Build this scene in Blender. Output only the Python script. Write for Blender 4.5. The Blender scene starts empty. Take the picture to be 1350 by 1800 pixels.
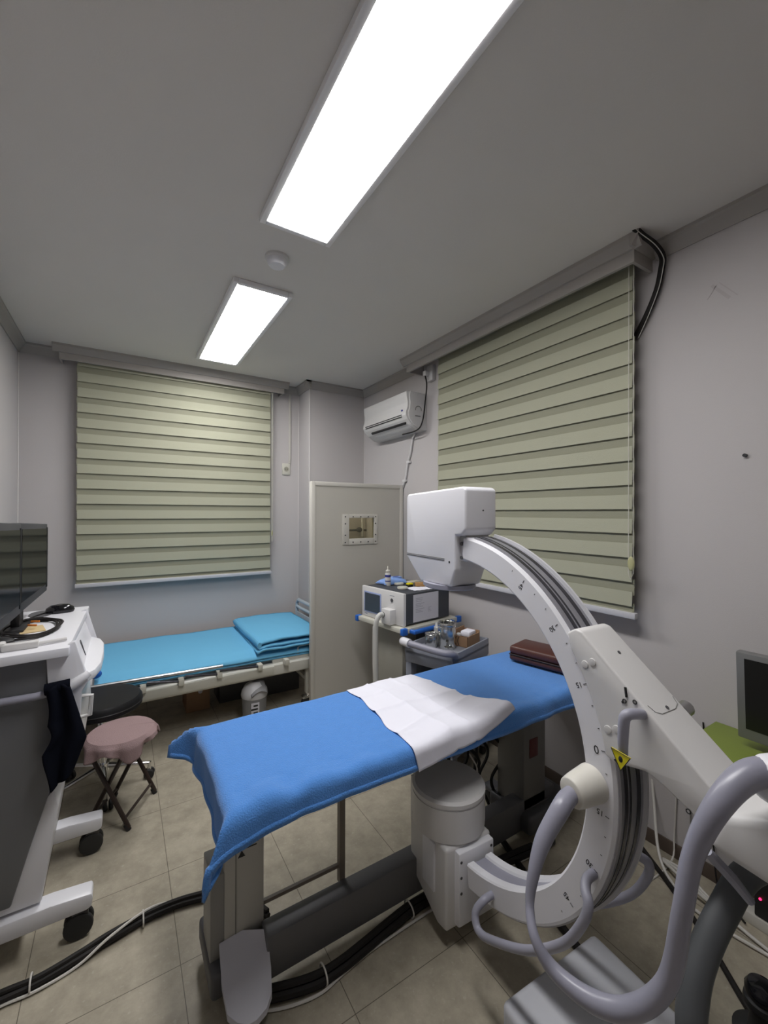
import bpy, bmesh, math, random
from mathutils import Vector, Matrix, noise
R = math.radians
PI = math.pi
random.seed(4)
scn = bpy.context.scene
COL = scn.collection

# ------------------------------------------------------------------ camera, world, exposure
cam_d = bpy.data.cameras.new('camera')
cam_d.sensor_fit = 'HORIZONTAL'
cam_d.sensor_width = 36.0
cam_d.lens = 36.0 * 737.4 / 1350.0
cam_d.clip_start = 0.02
cam = bpy.data.objects.new('camera', cam_d)
COL.objects.link(cam)
cam.matrix_world = (Matrix.Translation((0, 0, 1.555)) @ Matrix.Rotation(R(-32.035), 4, 'Z')
                    @ Matrix.Rotation(R(90.14), 4, 'X') @ Matrix.Rotation(R(0.152), 4, 'Z'))
scn.camera = cam
world = bpy.data.worlds.new('world')
scn.world = world
world.use_nodes = True
world.node_tree.nodes['Background'].inputs[0].default_value = (0.02, 0.022, 0.03, 1)
world.node_tree.nodes['Background'].inputs[1].default_value = 1.0
vs = scn.view_settings
vs.view_transform = 'Standard'
vs.look = 'None'
vs.gamma = 1.0
vs.use_curve_mapping = False
vs.exposure = 0.0
LAMP = 27.0            # emission of the ceiling panels


# ------------------------------------------------------------------ materials
def lin(c):
    return tuple((v / 12.92 if v <= 0.04045 else ((v + 0.055) / 1.055) ** 2.4) for v in (x / 255.0 for x in c))


MATS = {}


def mat(name, col, rough=0.5, metal=0.0, bump=0.0, bscale=200.0, var=0.0, vscale=6.0, spec=0.5, sheen=0.0, trans=0.0, emit=0.0):
    if name in MATS:
        return MATS[name]
    m = bpy.data.materials.new(name)
    m.use_nodes = True
    nt = m.node_tree
    b = nt.nodes['Principled BSDF']
    b.inputs['Base Color'].default_value = (*col, 1)
    b.inputs['Roughness'].default_value = rough
    b.inputs['Metallic'].default_value = metal
    b.inputs['Specular IOR Level'].default_value = spec
    if sheen:
        b.inputs['Sheen Weight'].default_value = sheen
    if trans:
        b.inputs['Transmission Weight'].default_value = trans
    if emit:
        b.inputs['Emission Color'].default_value = (*col, 1)
        b.inputs['Emission Strength'].default_value = emit
    tc = nt.nodes.new('ShaderNodeTexCoord')
    if bump:
        n = nt.nodes.new('ShaderNodeTexNoise')
        n.inputs['Scale'].default_value = bscale
        n.inputs['Detail'].default_value = 4
        nt.links.new(tc.outputs['Object'], n.inputs['Vector'])
        bp = nt.nodes.new('ShaderNodeBump')
        bp.inputs['Strength'].default_value = bump
        bp.inputs['Distance'].default_value = 0.004
        nt.links.new(n.outputs['Fac'], bp.inputs['Height'])
        nt.links.new(bp.outputs['Normal'], b.inputs['Normal'])
    if var:
        n2 = nt.nodes.new('ShaderNodeTexNoise')
        n2.inputs['Scale'].default_value = vscale
        n2.inputs['Detail'].default_value = 6
        nt.links.new(tc.outputs['Object'], n2.inputs['Vector'])
        mx = nt.nodes.new('ShaderNodeMix')
        mx.data_type = 'RGBA'
        mx.inputs[6].default_value = (*[c * (1 - var) for c in col], 1)
        mx.inputs[7].default_value = (*[min(1, c * (1 + var)) for c in col], 1)
        nt.links.new(n2.outputs['Fac'], mx.inputs[0])
        nt.links.new(mx.outputs[2], b.inputs['Base Color'])
    MATS[name] = m
    return m


def floor_material():
    m = bpy.data.materials.new('vinyl tile floor')
    m.use_nodes = True
    nt = m.node_tree
    L = nt.links
    b = nt.nodes['Principled BSDF']
    b.inputs['Roughness'].default_value = 0.42
    b.inputs['Specular IOR Level'].default_value = 0.35
    tc = nt.nodes.new('ShaderNodeTexCoord')
    n1 = nt.nodes.new('ShaderNodeTexNoise')
    n1.inputs['Scale'].default_value = 9
    n1.inputs['Detail'].default_value = 8
    n1.inputs['Roughness'].default_value = 0.7
    L.new(tc.outputs['Object'], n1.inputs['Vector'])
    r1 = nt.nodes.new('ShaderNodeValToRGB')
    r1.color_ramp.elements[0].position = 0.3
    r1.color_ramp.elements[0].color = (0.285, 0.255, 0.195, 1)
    r1.color_ramp.elements[1].position = 0.72
    r1.color_ramp.elements[1].color = (0.47, 0.425, 0.335, 1)
    L.new(n1.outputs['Fac'], r1.inputs[0])
    n2 = nt.nodes.new('ShaderNodeTexNoise')
    n2.inputs['Scale'].default_value = 60
    n2.inputs['Detail'].default_value = 3
    L.new(tc.outputs['Object'], n2.inputs['Vector'])
    r2 = nt.nodes.new('ShaderNodeValToRGB')
    r2.color_ramp.elements[0].position = 0.62
    r2.color_ramp.elements[0].color = (0, 0, 0, 1)
    r2.color_ramp.elements[1].position = 0.72
    r2.color_ramp.elements[1].color = (1, 1, 1, 1)
    L.new(n2.outputs['Fac'], r2.inputs[0])
    mx = nt.nodes.new('ShaderNodeMix')
    mx.data_type = 'RGBA'
    mx.inputs[7].default_value = (0.52, 0.49, 0.42, 1)
    mm = nt.nodes.new('ShaderNodeMath')
    mm.operation = 'MULTIPLY'
    mm.inputs[1].default_value = 0.35
    L.new(r2.outputs[0], mm.inputs[0])
    L.new(mm.outputs[0], mx.inputs[0])
    L.new(r1.outputs[0], mx.inputs[6])
    # joints: tiles of 0.443 m
    sp = nt.nodes.new('ShaderNodeSeparateXYZ')
    L.new(tc.outputs['Object'], sp.inputs[0])
    masks = []
    for ax, off in ((0, 0.178), (1, 1.151)):
        a = nt.nodes.new('ShaderNodeMath'); a.operation = 'SUBTRACT'; a.inputs[1].default_value = off - 4.43 - 0.2215
        L.new(sp.outputs[ax], a.inputs[0])
        d = nt.nodes.new('ShaderNodeMath'); d.operation = 'MODULO'; d.inputs[1].default_value = 0.443
        L.new(a.outputs[0], d.inputs[0])
        s = nt.nodes.new('ShaderNodeMath'); s.operation = 'SUBTRACT'; s.inputs[1].default_value = 0.2215
        L.new(d.outputs[0], s.inputs[0])
        ab = nt.nodes.new('ShaderNodeMath'); ab.operation = 'ABSOLUTE'
        L.new(s.outputs[0], ab.inputs[0])
        lt = nt.nodes.new('ShaderNodeMath'); lt.operation = 'LESS_THAN'; lt.inputs[1].default_value = 0.0013
        L.new(ab.outputs[0], lt.inputs[0])
        masks.append(lt)
    mxm = nt.nodes.new('ShaderNodeMath'); mxm.operation = 'MAXIMUM'
    L.new(masks[0].outputs[0], mxm.inputs[0]); L.new(masks[1].outputs[0], mxm.inputs[1])
    mj = nt.nodes.new('ShaderNodeMix')
    mj.data_type = 'RGBA'
    mj.inputs[7].default_value = (0.07, 0.06, 0.045, 1)
    ml = nt.nodes.new('ShaderNodeMath'); ml.operation = 'MULTIPLY'; ml.inputs[1].default_value = 0.8
    L.new(mxm.outputs[0], ml.inputs[0])
    L.new(ml.outputs[0], mj.inputs[0])
    L.new(mx.outputs[2], mj.inputs[6])
    L.new(mj.outputs[2], b.inputs['Base Color'])
    return m


M_WALL = mat('wallpaper', (0.50, 0.475, 0.47), 0.75, bump=0.12, bscale=260, var=0.03, vscale=2.2, spec=0.25)
M_CEIL = mat('ceiling paper', (0.68, 0.65, 0.615), 0.85, bump=0.12, bscale=200, var=0.03, vscale=2.5, spec=0.2)
M_TRIM = mat('trim paper', (0.37, 0.345, 0.32), 0.6, spec=0.3)
M_BASE = mat('brown vinyl base', (0.10, 0.075, 0.06), 0.5)
M_WHITE = mat('white enamel', (0.74, 0.74, 0.775), 0.32)
M_WHITE2 = mat('white plastic', (0.62, 0.61, 0.60), 0.4)
M_CREAM = mat('cream panel', (0.50, 0.48, 0.43), 0.45, var=0.02, vscale=2)
M_CREAM2 = mat('cream frame', (0.56, 0.54, 0.49), 0.4)
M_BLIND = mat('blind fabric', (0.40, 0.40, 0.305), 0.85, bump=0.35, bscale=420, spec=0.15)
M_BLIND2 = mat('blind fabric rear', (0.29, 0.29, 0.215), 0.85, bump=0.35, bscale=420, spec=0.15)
M_RAIL = mat('rail plastic', (0.55, 0.55, 0.58), 0.4)
M_FLEECE = mat('blue fleece', (0.090, 0.265, 0.66), 0.95, bump=0.8, bscale=230, spec=0.08, sheen=0.25, var=0.06, vscale=40)
M_PAD = mat('light blue pad', (0.155, 0.45, 0.69), 0.9, bump=0.3, bscale=300, spec=0.1)
M_SHEET = mat('white paper sheet', (0.78, 0.78, 0.86), 0.8, bump=0.1, bscale=60, spec=0.15)
M_GREYP = mat('lavender grey plastic', (0.30, 0.30, 0.36), 0.4)
M_HOSE = mat('grey hose cover', (0.27, 0.27, 0.33), 0.33, bump=0.2, bscale=25)
M_DHOSE = mat('shaded dark grey hose', (0.075, 0.08, 0.085), 0.5)  # dark grey with the shadow of the machine body painted in
M_ALU = mat('brushed aluminium', (0.55, 0.55, 0.56), 0.3, metal=1.0)
M_CHROME = mat('chrome', (0.8, 0.8, 0.8), 0.12, metal=1.0)
M_STEEL = mat('stainless steel', (0.62, 0.62, 0.60), 0.2, metal=1.0)
M_BLACK = mat('black plastic', (0.012, 0.012, 0.013), 0.45)
M_GLOSS = mat('glossy black', (0.008, 0.008, 0.010), 0.08)
M_SCREEN = mat('dark screen', (0.008, 0.009, 0.010), 0.2, spec=0.10)
M_RUBBER = mat('black rubber', (0.02, 0.02, 0.02), 0.6)
M_CABLE = mat('black cable', (0.014, 0.012, 0.011), 0.65, spec=.3)
M_WCABLE = mat('white cable', (0.6, 0.58, 0.54), 0.5)
M_DGREY = mat('dark grey panel', (0.10, 0.105, 0.115), 0.45)
M_CGREY = mat('cart grey panel', (0.15, 0.155, 0.165), 0.3)
M_MGREY = mat('charcoal metal', (0.075, 0.075, 0.08), 0.45)
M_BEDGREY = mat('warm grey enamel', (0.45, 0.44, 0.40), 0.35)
M_BEDW = mat('pale bed enamel', (0.60, 0.59, 0.53), 0.35)
M_BEIGE = mat('beige enamel', (0.55, 0.54, 0.47), 0.4)
M_BLUE = mat('blue plastic', (0.015, 0.12, 0.50), 0.4)
M_PINK = mat('dusty pink towel', (0.33, 0.235, 0.235), 0.95, bump=0.6, bscale=260, spec=0.1)
M_BROWN = mat('brown red leather', (0.085, 0.028, 0.02), 0.4, bump=0.1, bscale=150)
M_WOODM = mat('dark brown tube', (0.03, 0.018, 0.014), 0.4)
M_CARD = mat('brown cardboard', (0.33, 0.20, 0.115), 0.8, var=0.06, vscale=20)
M_CLOTH = mat('black cloth', (0.006, 0.007, 0.012), 0.95, spec=0.05)
M_GREEN = mat('olive green laminate', (0.18, 0.235, 0.035), 0.5, var=0.03)
M_SILVER = mat('silver bezel', (0.20, 0.20, 0.195), 0.4, metal=0.3)
M_YELLOW = mat('yellow plastic', (0.75, 0.66, 0.01), 0.5)
M_INK = mat('black ink', (0.015, 0.015, 0.015), 0.7)
M_LABELB = mat('navy print', (0.02, 0.03, 0.22), 0.6)
M_WIPES = mat('pale blue wrap', (0.22, 0.36, 0.72), 0.45)
M_BED = mat('cart grey plastic', (0.25, 0.265, 0.31), 0.45)
M_GLASS = mat('amber lead glass', (0.62, 0.55, 0.36), 0.03, trans=1.0)
M_DARKSTEEL = mat('dark rail steel', (0.10, 0.10, 0.115), 0.25, metal=0.8)
M_TRACK = mat('grey track metal', (0.34, 0.34, 0.37), 0.35, metal=0.5)
M_PALEBLUE = mat('pale blue enamel', (0.42, 0.48, 0.53), 0.35)
M_MATT = mat('white mattress', (0.55, 0.53, 0.54), 0.8)
M_PAPER = mat('paper', (0.62, 0.61, 0.66), 0.8)
M_FRAMEW = mat('lamp frame', (0.80, 0.79, 0.80), 0.4)
M_LAMP = bpy.data.materials.new('lamp diffuser')
M_LAMP.use_nodes = True
_b = M_LAMP.node_tree.nodes['Principled BSDF']
_b.inputs['Base Color'].default_value = (0.8, 0.8, 0.8, 1)
_b.inputs['Emission Color'].default_value = (1.0, 0.985, 0.985, 1)
_b.inputs['Emission Strength'].default_value = LAMP
M_LED = mat('red led', (1.0, 0.02, 0.12), 0.4, emit=3.0)
M_FLOOR = floor_material()


def antiglare(name, weight):
    m = bpy.data.materials.new(name)
    m.use_nodes = True
    nt = m.node_tree
    nt.nodes.clear()
    out = nt.nodes.new('ShaderNodeOutputMaterial')
    mx = nt.nodes.new('ShaderNodeMixShader')
    mx.inputs[0].default_value = weight
    d = nt.nodes.new('ShaderNodeBsdfDiffuse')
    d.inputs[0].default_value = (.006, .0065, .007, 1)
    g = nt.nodes.new('ShaderNodeBsdfGlossy')
    g.inputs[0].default_value = (1, 1, 1, 1)
    g.inputs['Roughness'].default_value = .10
    nt.links.new(d.outputs[0], mx.inputs[1])
    nt.links.new(g.outputs[0], mx.inputs[2])
    nt.links.new(mx.outputs[0], out.inputs[0])
    return m


M_SCREEN = antiglare('anti glare screen', .17)


# ------------------------------------------------------------------ mesh helpers
def catmull(pts, n=6, closed=False):
    P = [Vector(p) for p in pts]
    if len(P) < 3:
        return P
    out = []
    N = len(P)
    rng = range(N) if closed else range(N - 1)
    for i in rng:
        p1, p2 = P[i], P[(i + 1) % N]
        p0 = P[i - 1] if (closed or i > 0) else p1 * 2 - p2
        p3 = P[(i + 2) % N] if (closed or i + 2 < N) else p2 * 2 - p1
        for k in range(n):
            t = k / n
            out.append(0.5 * ((2 * p1) + (p2 - p0) * t + (2 * p0 - 5 * p1 + 4 * p2 - p3) * t * t + (3 * p1 - p0 - 3 * p2 + p3) * t ** 3))
    if not closed:
        out.append(P[-1])
    return out


class MB:
    def __init__(s):
        s.bm = bmesh.new()
        s.ms = []

    def _merge(s, b):
        me = bpy.data.meshes.new('tmp')
        b.to_mesh(me)
        b.free()
        s.bm.from_mesh(me)
        bpy.data.meshes.remove(me)
        return s

    def box(s, x0, x1, y0, y1, z0, z1, bev=0.0, seg=2, rz=0.0, rx=0.0, ry=0.0, piv=None):
        b = bmesh.new()
        bmesh.ops.create_cube(b, size=1.0)
        bmesh.ops.scale(b, vec=(abs(x1 - x0), abs(y1 - y0), abs(z1 - z0)), verts=b.verts)
        if bev:
            bmesh.ops.bevel(b, geom=list(b.edges), offset=bev, segments=seg, affect='EDGES', profile=0.5)
        c = Vector(((x0 + x1) / 2, (y0 + y1) / 2, (z0 + z1) / 2))
        bmesh.ops.translate(b, vec=c, verts=b.verts)
        if rz or rx or ry:
            p = Vector(piv) if piv else c
            m = Matrix.Translation(p) @ Matrix.Rotation(rz, 4, 'Z') @ Matrix.Rotation(ry, 4, 'Y') @ Matrix.Rotation(rx, 4, 'X') @ Matrix.Translation(-p)
            bmesh.ops.transform(b, matrix=m, verts=b.verts)
        return s._merge(b)

    def cyl(s, p0, p1, r, r2=None, seg=24, bev=0.0):
        p0, p1 = Vector(p0), Vector(p1)
        d = p1 - p0
        b = bmesh.new()
        bmesh.ops.create_cone(b, cap_ends=True, segments=seg, radius1=r, radius2=r if r2 is None else r2, depth=d.length)
        if bev:
            es = [e for e in b.edges if len(e.link_faces) == 2 and any(len(f.verts) > 4 for f in e.link_faces)]
            bmesh.ops.bevel(b, geom=es, offset=bev, segments=3, affect='EDGES', profile=0.5)
        q = d.to_track_quat('Z', 'Y')
        bmesh.ops.transform(b, matrix=Matrix.Translation((p0 + p1) / 2) @ q.to_matrix().to_4x4(), verts=b.verts)
        return s._merge(b)

    def sphere(s, c, r, sc=(1, 1, 1), seg=20, rz=0):
        b = bmesh.new()
        bmesh.ops.create_uvsphere(b, u_segments=seg, v_segments=seg // 2, radius=r)
        bmesh.ops.transform(b, matrix=Matrix.Translation(c) @ Matrix.Rotation(rz, 4, 'Z') @ Matrix.Diagonal((*sc, 1)), verts=b.verts)
        return s._merge(b)

    def tube(s, pts, r, seg=12, n=6, smooth=True, closed=False, flat=None):
        """r: number or list per control point; flat: list of (width factor) per control point"""
        P = catmull(pts, n, closed) if smooth else [Vector(p) for p in pts]
        N = len(P)
        K = len(pts)

        def per(v, i):
            if not isinstance(v, (list, tuple)):
                return v
            f = i / max(1, N - 1) * (K - 1)
            a = int(min(K - 2, math.floor(f)))
            return v[a] + (v[a + 1] - v[a]) * (f - a)
        b = s.bm
        rings = []
        up = None
        for i in range(N):
            t = (P[(i + 1) % N] - P[i - 1]) if closed else (P[min(i + 1, N - 1)] - P[max(i - 1, 0)])
            if t.length < 1e-9:
                t = Vector((0, 0, 1))
            t.normalize()
            if up is None:
                up = Vector((0, 0, 1)) if abs(t.z) < 0.9 else Vector((1, 0, 0))
            side = t.cross(up)
            side.normalize()
            up = side.cross(t).normalized()
            rr = per(r, i)
            fl = per(flat, i) if flat else 1.0
            rings.append([b.verts.new(P[i] + side * math.cos(2 * PI * k / seg) * rr * fl + up * math.sin(2 * PI * k / seg) * rr) for k in range(seg)])
        for i in range(N if closed else N - 1):
            a, c = rings[i], rings[(i + 1) % N]
            for k in range(seg):
                b.faces.new((a[k], a[(k + 1) % seg], c[(k + 1) % seg], c[k]))
        if not closed:
            b.faces.new(rings[0][::-1])
            b.faces.new(rings[-1])
        return s

    def prism(s, poly, axis, a0, a1, bev=0.0, seg=2):
        """poly: 2d points; axis 'x': (y,z), 'y': (x,z), 'z': (x,y) extruded from a0 to a1"""
        def p3(p, a):
            return {'x': (a, p[0], p[1]), 'y': (p[0], a, p[1]), 'z': (p[0], p[1], a)}[axis]
        b = bmesh.new()
        v0 = [b.verts.new(p3(p, a0)) for p in poly]
        v1 = [b.verts.new(p3(p, a1)) for p in poly]
        b.faces.new(v0)
        b.faces.new(v1[::-1])
        n = len(poly)
        for i in range(n):
            b.faces.new((v0[i], v1[i], v1[(i + 1) % n], v0[(i + 1) % n]))
        bmesh.ops.recalc_face_normals(b, faces=b.faces)
        if bev:
            bmesh.ops.bevel(b, geom=list(b.edges), offset=bev, segments=seg, affect='EDGES', profile=0.5, clamp_overlap=True)
        return s._merge(b)

    def lathe(s, prof, c=(0, 0, 0), seg=32, sx=1.0, sy=1.0):
        b = s.bm
        rings = []
        for (r, z) in prof:
            if r < 1e-5:
                rings.append([b.verts.new((c[0], c[1], c[2] + z))])
            else:
                rings.append([b.verts.new((c[0] + r * sx * math.cos(2 * PI * k / seg), c[1] + r * sy * math.sin(2 * PI * k / seg), c[2] + z)) for k in range(seg)])
        for a, d in zip(rings, rings[1:]):
            for k in range(seg):
                if len(a) == 1 and len(d) == 1:
                    continue
                if len(a) == 1:
                    b.faces.new((a[0], d[(k + 1) % seg], d[k]))
                elif len(d) == 1:
                    b.faces.new((a[k], a[(k + 1) % seg], d[0]))
                else:
                    b.faces.new((a[k], a[(k + 1) % seg], d[(k + 1) % seg], d[k]))
        return s

    def grid(s, nu, nv, fn):
        b = s.bm
        V = [[b.verts.new(fn(i / nu, j / nv)) for j in range(nv + 1)] for i in range(nu + 1)]
        for i in range(nu):
            for j in range(nv):
                b.faces.new((V[i][j], V[i + 1][j], V[i + 1][j + 1], V[i][j + 1]))
        return s

    def arc(s, prof, cz, a0, a1, segs=72):
        """sweep a closed (n, r) profile round the C's centre; local x = n, y = -s, z up"""
        b = s.bm
        rings = []
        for i in range(segs + 1):
            a = a0 + (a1 - a0) * i / segs
            rings.append([b.verts.new((n, -r * math.cos(a), cz + r * math.sin(a))) for n, r in prof])
        m = len(prof)
        for u, w in zip(rings, rings[1:]):
            for k in range(m):
                b.faces.new((u[k], u[(k + 1) % m], w[(k + 1) % m], w[k]))
        b.faces.new(rings[0])
        b.faces.new(rings[-1][::-1])
        return s

    def build(s, name, m, parent=None, local=False, smooth=35, solid=0.0, sub=0):
        bmesh.ops.recalc_face_normals(s.bm, faces=s.bm.faces)
        me = bpy.data.meshes.new(name)
        s.bm.to_mesh(me)
        s.bm.free()
        if parent is not None and not local:
            root = parent
            while root.parent:
                root = root.parent
            me.transform((Matrix.Translation(root.location) @ root.rotation_euler.to_matrix().to_4x4()).inverted())
        me.materials.append(m)
        if smooth:
            me.shade_smooth()
            me.set_sharp_from_angle(angle=R(smooth))
        o = bpy.data.objects.new(name, me)
        COL.objects.link(o)
        if parent is not None:
            o.parent = parent
        if sub:
            k = o.modifiers.new('sub', 'SUBSURF')
            k.levels = sub
            k.render_levels = sub
        if solid:
            k = o.modifiers.new('solid', 'SOLIDIFY')
            k.thickness = solid
            k.offset = 0
        return o


def text_mesh(s, size, origin, xdir, ydir, depth=0.0006, align='CENTER'):
    """add raised lettering to a bmesh: returns list of a mesh's verts in world space"""
    cu = bpy.data.curves.new('txt', 'FONT')
    cu.body = s
    cu.size = size
    cu.extrude = depth
    cu.align_x = align
    cu.align_y = 'CENTER'
    o = bpy.data.objects.new('txt', cu)
    COL.objects.link(o)
    dg = bpy.context.evaluated_depsgraph_get()
    me = bpy.data.meshes.new_from_object(o.evaluated_get(dg))
    bpy.data.objects.remove(o)
    x, y = Vector(xdir).normalized(), Vector(ydir).normalized()
    z = x.cross(y)
    m = Matrix((x, y, z)).transposed().to_4x4()
    m.translation = Vector(origin)
    me.transform(m)
    return me


def add_text(mb, *a, **k):
    me = text_mesh(*a, **k)
    mb.bm.from_mesh(me)
    bpy.data.meshes.remove(me)
    return mb


def thing(name, label, cat, loc=(0, 0, 0), rz=0.0, group=None):
    o = bpy.data.objects.new(name, None)
    o.empty_display_size = 0.05
    COL.objects.link(o)
    o.location = loc
    o.rotation_euler = (0, 0, rz)
    o['label'] = label
    o['category'] = cat
    if group:
        o['group'] = group
    return o


def tag(o, label, cat, group=None, kind=None):
    o['label'] = label
    o['category'] = cat
    if group:
        o['group'] = group
    if kind:
        o['kind'] = kind
    return o


def struct(name, mb, m, **k):
    o = mb.build(name, m, **k)
    o['kind'] = 'structure'
    return o


def fbm(x, y, z=0.0, s=1.0):
    return noise.noise((x * s, y * s, z * s)) + 0.5 * noise.noise((x * s * 2.1, y * s * 2.1, z * s + 7))


# ------------------------------------------------------------------ room shell
XL, XR, YB, YF, ZC = -0.655, 2.131, 4.075, -1.35, 2.812
COLX, COLY = 1.525, 3.789
struct('floor', MB().box(XL - .1, XR + .1, YF - .1, YB + .1, -0.1, 0), M_FLOOR, smooth=0)
struct('ceiling', MB().box(XL - .1, XR + .1, YF - .1, YB + .1, ZC, ZC + .1), M_CEIL, smooth=0)
struct('wall_left', MB().box(XL - .1, XL, YF - .1, YB + .1, 0, ZC), M_WALL, smooth=0)
struct('wall_right', MB().box(XR, XR + .1, YF - .1, YB + .1, 0, ZC), M_WALL, smooth=0)
struct('wall_back', MB().box(XL, XR, YB, YB + .1, 0, ZC), M_WALL, smooth=0)
struct('wall_front', MB().box(XL, XR, YF - .1, YF, 0, ZC), M_WALL, smooth=0)
struct('wall_column', MB().box(COLX, XR, COLY, YB, 0, ZC, bev=0.004), M_WALL, smooth=0)


def cornice(name, a, b, nrm):
    """cove strip along a wall from a to b (2d) projecting along nrm"""
    a, b, n = Vector((*a, 0)), Vector((*b, 0)), Vector((*nrm, 0))
    prof = [(0, -.068), (.008, -.070), (.016, -.062), (.040, -.022), (.052, -.014), (.052, 0), (0, 0)]
    mb = MB()
    v = [[mb.bm.verts.new(p + n * q[0] + Vector((0, 0, ZC + q[1]))) for q in prof] for p in (a, b)]
    k = len(prof)
    for i in range(k):
        mb.bm.faces.new((v[0][i], v[0][(i + 1) % k], v[1][(i + 1) % k], v[1][i]))
    mb.bm.faces.new(v[0]); mb.bm.faces.new(v[1][::-1])
    return struct(name, mb, M_TRIM, smooth=25)


cornice('trim_1', (XL, YB), (-.40, YB), (0, -1))
cornice('trim_2', (1.36, YB), (COLX, YB), (0, -1))
cornice('trim_3', (COLX, YB), (COLX, COLY - .052), (-1, 0))
cornice('trim_4', (COLX - .052, COLY), (XR, COLY), (0, -1))
cornice('trim_5', (XR, COLY), (XR, 2.83), (-1, 0))
cornice('trim_6', (XR, 0.99), (XR, YF), (-1, 0))
cornice('trim_7', (XL, YB), (XL, YF), (1, 0))
cornice('trim_8', (XL, YF), (XR, YF), (0, 1))

# pelmets over the blinds (papered boxes with the cove carried round them)
pb = MB()
pb.box(-.40, 1.33, YB - .125, YB - .108, 2.705, ZC)
pb.box(-.40, -.385, YB - .108, YB, 2.705, ZC)
pb.box(1.315, 1.33, YB - .108, YB, 2.705, ZC)
pb.prism([(YB - .125, 2.755), (YB - .135, 2.757), (YB - .165, 2.795), (YB - .168, ZC), (YB - .125, ZC)], 'x', -.44, 1.37)
struct('trim_9', pb, M_TRIM, smooth=0)
pb = MB()
pb.box(XR - .165, XR - .148, 1.01, 2.80, 2.70, ZC)
pb.box(XR - .148, XR, 1.01, 1.025, 2.70, ZC)
pb.box(XR - .148, XR, 2.785, 2.80, 2.70, ZC)
pb.prism([(XR - .165, 2.755), (XR - .175, 2.757), (XR - .203, 2.795), (XR - .206, ZC), (XR - .165, ZC)], 'y', .975, 2.84)
pb.prism([(1.01, 2.755), (1.0, 2.757), (.973, 2.795), (.970, ZC), (1.01, ZC)], 'x', XR - .206, XR)
struct('trim_10', pb, M_TRIM, smooth=0)
struct('baseboard_right', MB().box(XR - .008, XR, YF, COLY, 0, .065, bev=.002), M_BASE)
struct('baseboard_back', MB().box(XL, COLX, YB - .008, YB, 0, .065, bev=.002), M_BASE)
struct('baseboard_left', MB().box(XL, XL + .008, YF, YB, 0, .065, bev=.002), M_BASE)


M_BEAD = mat('corner bead', (0.66, 0.64, 0.62), 0.5)
struct('trim_11', MB().box(COLX - .003, COLX + .006, COLY - .003, COLY + .006, 0, ZC - .07, bev=.002), M_BEAD)
struct('trim_12', MB().box(COLX - .006, COLX, YB - .006, YB, 0, ZC - .07, bev=.002), M_BEAD)
struct('trim_13', MB().box(XR - .006, XR, COLY - .006, COLY, 0, ZC - .07, bev=.002), M_BEAD)
struct('trim_14', MB().box(XL, XL + .007, YB - .007, YB, 0, ZC - .07, bev=.002), M_BEAD)

# ------------------------------------------------------------------ ceiling lamps
def lamp(x0, x1, y0, y1, label):
    cx, cy = (x0 + x1) / 2, (y0 + y1) / 2
    t = thing('ceiling_light', label, 'ceiling light', (cx, cy, ZC), group='flat ceiling panel lights')
    z0 = ZC - .028
    f = MB()
    w = .026
    f.box(x0, x0 + w, y0, y1, z0, ZC, bev=.004)
    f.box(x1 - w, x1, y0, y1, z0, ZC, bev=.004)
    f.box(x0 + w, x1 - w, y0, y0 + w, z0, ZC, bev=.004)
    f.box(x0 + w, x1 - w, y1 - w, y1, z0, ZC, bev=.004)
    f.build('frame', M_FRAMEW, t)
    MB().box(x0 + w - .002, x1 - w + .002, y0 + w - .002, y1 - w + .002, z0 + .004, z0 + .012).build('diffuser', M_LAMP, t, smooth=0)
    return t


lamp(.490, .815, .455, 1.785, 'long flat white ceiling panel light nearest the camera, running out of the frame')
lamp(.500, .828, 2.310, 3.645, 'shorter-looking flat white ceiling panel light near the back window')

t = thing('smoke_detector', 'round white smoke detector on the ceiling between the two lights', 'smoke detector', (.645, 2.03, ZC))
MB().lathe([(0, 0), (.058, 0), (.058, -.010), (.052, -.016), (0, -.016)], (.645, 2.03, ZC)).build('base', M_WHITE2, t)
MB().lathe([(.048, -.016), (.046, -.032), (.036, -.044), (0, -.047)], (.645, 2.03, ZC)).build('cover', M_WHITE, t)

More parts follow.
